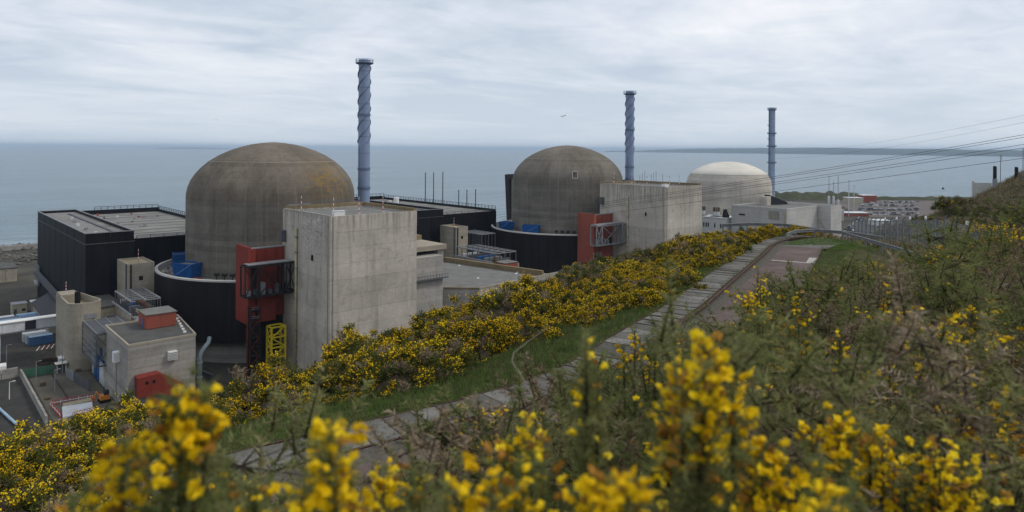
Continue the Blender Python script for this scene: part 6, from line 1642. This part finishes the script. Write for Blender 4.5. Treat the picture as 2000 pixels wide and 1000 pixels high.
HERO = [(1385, 660, 1.15, .13, .15, 330, 'gorse branch with the largest yellow flower head, just right of centre'), (650, 812, .95, .10, .17, 190, 'gorse branch with upright yellow flower spike at the bottom, left of centre'),
        (325, 775, 1.0, .10, .08, 60, 'tall gorse branch at left with small yellow tips in a pair'), (400, 755, 1.0, .05, .10, 46, 'slim gorse branch at left reaching highest, with yellow tip'), (240, 850, 1.0, .12, .16, 120, 'gorse branch with loose yellow flowers at the lower left'),
        (1025, 815, 1.45, .08, .07, 60, 'gorse branch with one round yellow head at the lower middle'), (960, 895, 1.0, .10, .12, 70, 'gorse branch with drooping yellow flowers at the bottom middle'), (1225, 935, .85, .10, .06, 60, 'gorse branch with low yellow head at the bottom edge'),
        (1500, 855, 1.2, .12, .15, 150, 'gorse branch with tall yellow head at the lower right of centre'), (1590, 955, .9, .10, .08, 70, 'gorse branch with yellow head touching the bottom edge, right of centre'), (1640, 800, 1.5, .10, .13, 90, 'gorse branch with narrow yellow spike at lower right'),
        (1700, 830, 1.6, .16, .16, 150, 'gorse branch with broad yellow flowers left of the lower right cluster'), (1800, 860, 1.6, .20, .20, 260, 'gorse branch with big yellow cluster at the lower right'), (1880, 870, 1.6, .14, .22, 170, 'gorse branch with yellow cluster at the far lower right'),
        (1150, 655, 1.5, .06, .16, 14, 'green gorse branch with two yellow blossoms at the middle'), (750, 905, 1.3, .12, .10, 60, 'small gorse branch with yellow flowers in front of the slabs'), (500, 930, 1.1, .10, .12, 26, 'mostly green gorse branch at the bottom left'), (1060, 900, 1.05, .12, .12, 30, 'mostly green gorse branch at the bottom middle'), (1320, 880, 1.3, .14, .14, 24, 'green gorse branch under the largest flower head'), (1430, 760, 1.9, .10, .10, 40, 'gorse branch with small yellow flowers behind the largest head'), (1240, 640, 3.2, .16, .16, 60, 'gorse branch with yellow tips in front of the path, middle'), (180, 930, 1.2, .12, .14, 40, 'low gorse branch with few flowers at the bottom left corner'), (870, 950, .95, .12, .10, 24, 'green gorse branch at the bottom edge, middle left'), (1130, 960, 1.0, .12, .10, 20, 'green gorse branch at the bottom edge, middle'), (1420, 930, 1.1, .12, .12, 30, 'green gorse branch between two yellow heads at the bottom')]
for k, (px, py, dep, w, h_, n_, lab) in enumerate(HERO): hero_sprig(px, py, dep, w, h_, n_, lab, seed=k)

GREEN = [(1145, 645, 1.35, .07, .2, 16, 'soft green gorse sprig standing above the slabs'), (1560, 600, 3.2, .2, .3, 40, 'green gorse sprig with yellow tips beside the road edge'), (1480, 520, 5.0, .35, .3, 60, 'loose gorse branch with yellow tips hanging over the road'), (1640, 640, 3.0, .25, .25, 30, 'green gorse sprig in the thicket left part'), (1760, 600, 3.4, .3, .3, 50, 'green gorse sprig in the middle of the thicket'), (1870, 640, 3.0, .3, .3, 40, 'green gorse sprig at the right of the thicket'), (450, 900, 1.3, .12, .12, 14, 'soft green gorse sprig at lower left'), (820, 900, 1.2, .12, .14, 12, 'soft green gorse sprig at bottom middle'), (1290, 790, 1.5, .14, .16, 12, 'soft green gorse sprig left of the largest flower head'), (1600, 880, 1.2, .14, .14, 14, 'soft green gorse sprig at the lower right')]
for k, (px, py, dep, w, h_, nf, lab) in enumerate(GREEN): hero_sprig(px, py, dep, w, h_, nf, lab, seed=90 + k, green=1.8)

def dry_stem(pix, dep, r, label):
    pts = [at(px, py, dep + .1 * k) for k, (px, py) in enumerate(pix)]
    X = (pix[0][0] - 1000) / 1333 * dep; zg = hill_z(X, dep); pts = [(pts[0][0], pts[0][1], min(zg, pts[0][2] - .1))] + pts
    V3 = [Vector(p) for p in pts]; sm = []
    for i in range(len(V3) - 1):
        for k in range(5):
            sm.append(V3[i].lerp(V3[i + 1], k / 5) + Vector((VR.uniform(-1, 1), VR.uniform(-1, 1), VR.uniform(-1, 1))) * r * .35)
    pts = sm + [V3[-1]]
    n = len(pts); o = obj('dead_stem', MB().tube(pts, [r * .62 * (1 - .65 * k / (n - 1)) for k in range(n)], 6), M_DEADSTEM); tag(o, label, 'stem', 'bare dead stems')
dry_stem([(1660, 640), (1625, 580), (1588, 525)], 9, .022, 'bare pale dead stem leaning left over the right-hand thicket')
dry_stem([(1600, 790), (1604, 720), (1592, 650)], 5.5, .016, 'bare upright dead stem in the middle of the right-hand thicket')
dry_stem([(1855, 610), (1868, 560), (1868, 480)], 7, .014, 'tall thin bare stem in front of the mesh fence')
dry_stem([(1560, 775), (1590, 745), (1655, 700), (1690, 660)], 5.2, .016, 'bare dead branch sloping up to the right in the thicket')
dry_stem([(1580, 760), (1570, 710), (1535, 670)], 5, .014, 'short forked dead stem left of the upright one')
dry_stem([(1040, 775), (1018, 735), (1000, 705), (1003, 690), (1030, 668), (1068, 640)], 2.0, .0035, 'thin pale dried stem curving up in the lower middle')
dry_stem([(1950, 640), (1935, 590), (1950, 560), (1990, 548)], 6, .02, 'arched dead branch at the right edge')

# lower ground cover between bushes, grass verges
def cover(name, n, region, blade, mats, label, cat, zoff=0.0, w=.02):
    S = Soup(); P = []; k = 0; tries = 0
    while len(P) < n and tries < n * 30:
        tries += 1; q = region()
        if q is None: continue
        P.append((*C(q[0], q[1], hill_z(q[0], q[1]) + zoff),))
    P = np.array(P); m = len(P)
    for j in range(blade[2]):
        Dv = unit(np.array([0, 0, 1.0]) + blade[3] * RNG.normal(size=(m, 3))); L = RNG.uniform(blade[0], blade[1], m)
        S.add(spines(P + .06 * RNG.normal(size=(m, 3)) * np.array([1, 1, 0]), Dv, L, w), 0 if j % 4 else 1)
    me = S.mesh(name, mats); o = bpy.data.objects.new(name, me); COL.objects.link(o); tag(o, label, cat, kind='stuff')
RNG = np.random.default_rng(77)
def verge_left():
    s = VR.uniform(S_A, S_B + 3); d = -VR.uniform(.9, 4.3); p = path_point(s, d); return (p[0], p[1]) if abs(p[0]) < .85 * p[1] + 2 else None
def verge_right():
    s = VR.uniform(S_A, S_B - 4); d = VR.uniform(4.6, 7.4); p = path_point(s, d); return (p[0], p[1]) if abs(p[0]) < .85 * p[1] + 2 else None
def lawn():
    X, Y = VR.uniform(22, 30), VR.uniform(55, 64); s, d, i = path_sd(X, Y); return (X, Y) if d > 5.2 or (Y > 57.5 and d > 1.5 and Y < 62.5) else None
def slope_left():
    X, Y = VR.uniform(-40, 45), VR.uniform(14, 110); d = path_sd(X, Y)[1]
    if d > -3 or d < -34 or abs(X) > .8 * Y: return None
    return (X, Y)
def slope_right():
    X, Y = VR.uniform(-6, 34), VR.uniform(.8, 46); d = path_sd(X, Y)[1]
    if d < 6.8 or abs(X) > .85 * Y + .5: return None
    return (X, Y)
def far_right():
    X, Y = VR.uniform(30, 135), VR.uniform(45, 135)
    if X > .82 * Y + 3: return None
    return (X, Y)
cover('grass_verge', 6500, verge_left, (.12, .38, 6, .32), [M_GRASS, M_DRYGRASS], 'long green grass between slabs and gorse', 'grass', -.02, .022)
cover('grass_verge', 2600, verge_right, (.05, .16, 6, .35), [M_GRASS, M_DRYGRASS], 'short green verge right of the reddish road', 'grass', -.02, .02)
def weeds():
    s_ = VR.uniform(S_A, S_B + 2); d = VR.choice((VR.gauss(-.80, .1), VR.gauss(.95, .12), VR.uniform(-.8, .8) if VR.random() < .25 else VR.gauss(-.85, .1))); p = path_point(s_, d); return (p[0], p[1])
cover('path_weeds', 1500, weeds, (.05, .16, 5, .5), [M_GRASS, M_DRYGRASS], 'small weeds growing over the slab edges', 'weeds', .12, .02)
cover('grass_lawn', 2600, lawn, (.04, .12, 6, .35), [M_GRASS, M_GRASS], 'bright green grass triangle at the end of the path', 'grass', -.02, .03)
cover('slope_scrub', 11000, slope_left, (.15, .45, 9, .55), [M_LEAF, M_BROWN], 'low green and brown scrub covering the slope', 'scrub', -.03, .05)
cover('thicket_undergrowth', 16000, slope_right, (.12, .4, 12, .7), [M_BROWN, M_LEAF], 'dry brown undergrowth beneath the gorse thicket', 'undergrowth', -.03, .007)
cover('hill_scrub', 9000, far_right, (.3, 1.0, 8, .6), [M_BROWN, M_LEAF], 'dark scrub on the hill beyond the fence', 'scrub', -.05, .12)

# ------------------------------------------------------------------ sea air
def haze():
    m = bpy.data.materials.new('sea_haze'); m.use_nodes = True; nt = m.node_tree; nt.nodes.clear()
    out = nt.nodes.new('ShaderNodeOutputMaterial'); v = nt.nodes.new('ShaderNodeVolumePrincipled')
    v.inputs['Color'].default_value = (0.64, 0.81, 1.0, 1); v.inputs['Density'].default_value = 6e-5; v.inputs['Anisotropy'].default_value = 0.0
    nt.links.new(v.outputs[0], out.inputs['Volume'])
    S = 61000; mb = MB().box(-S, S, -S, S, -11.5, 150); o = obj('haze', mb, m); tag(o, 'thin pale sea haze over the whole bay', 'haze', kind='stuff')
haze()
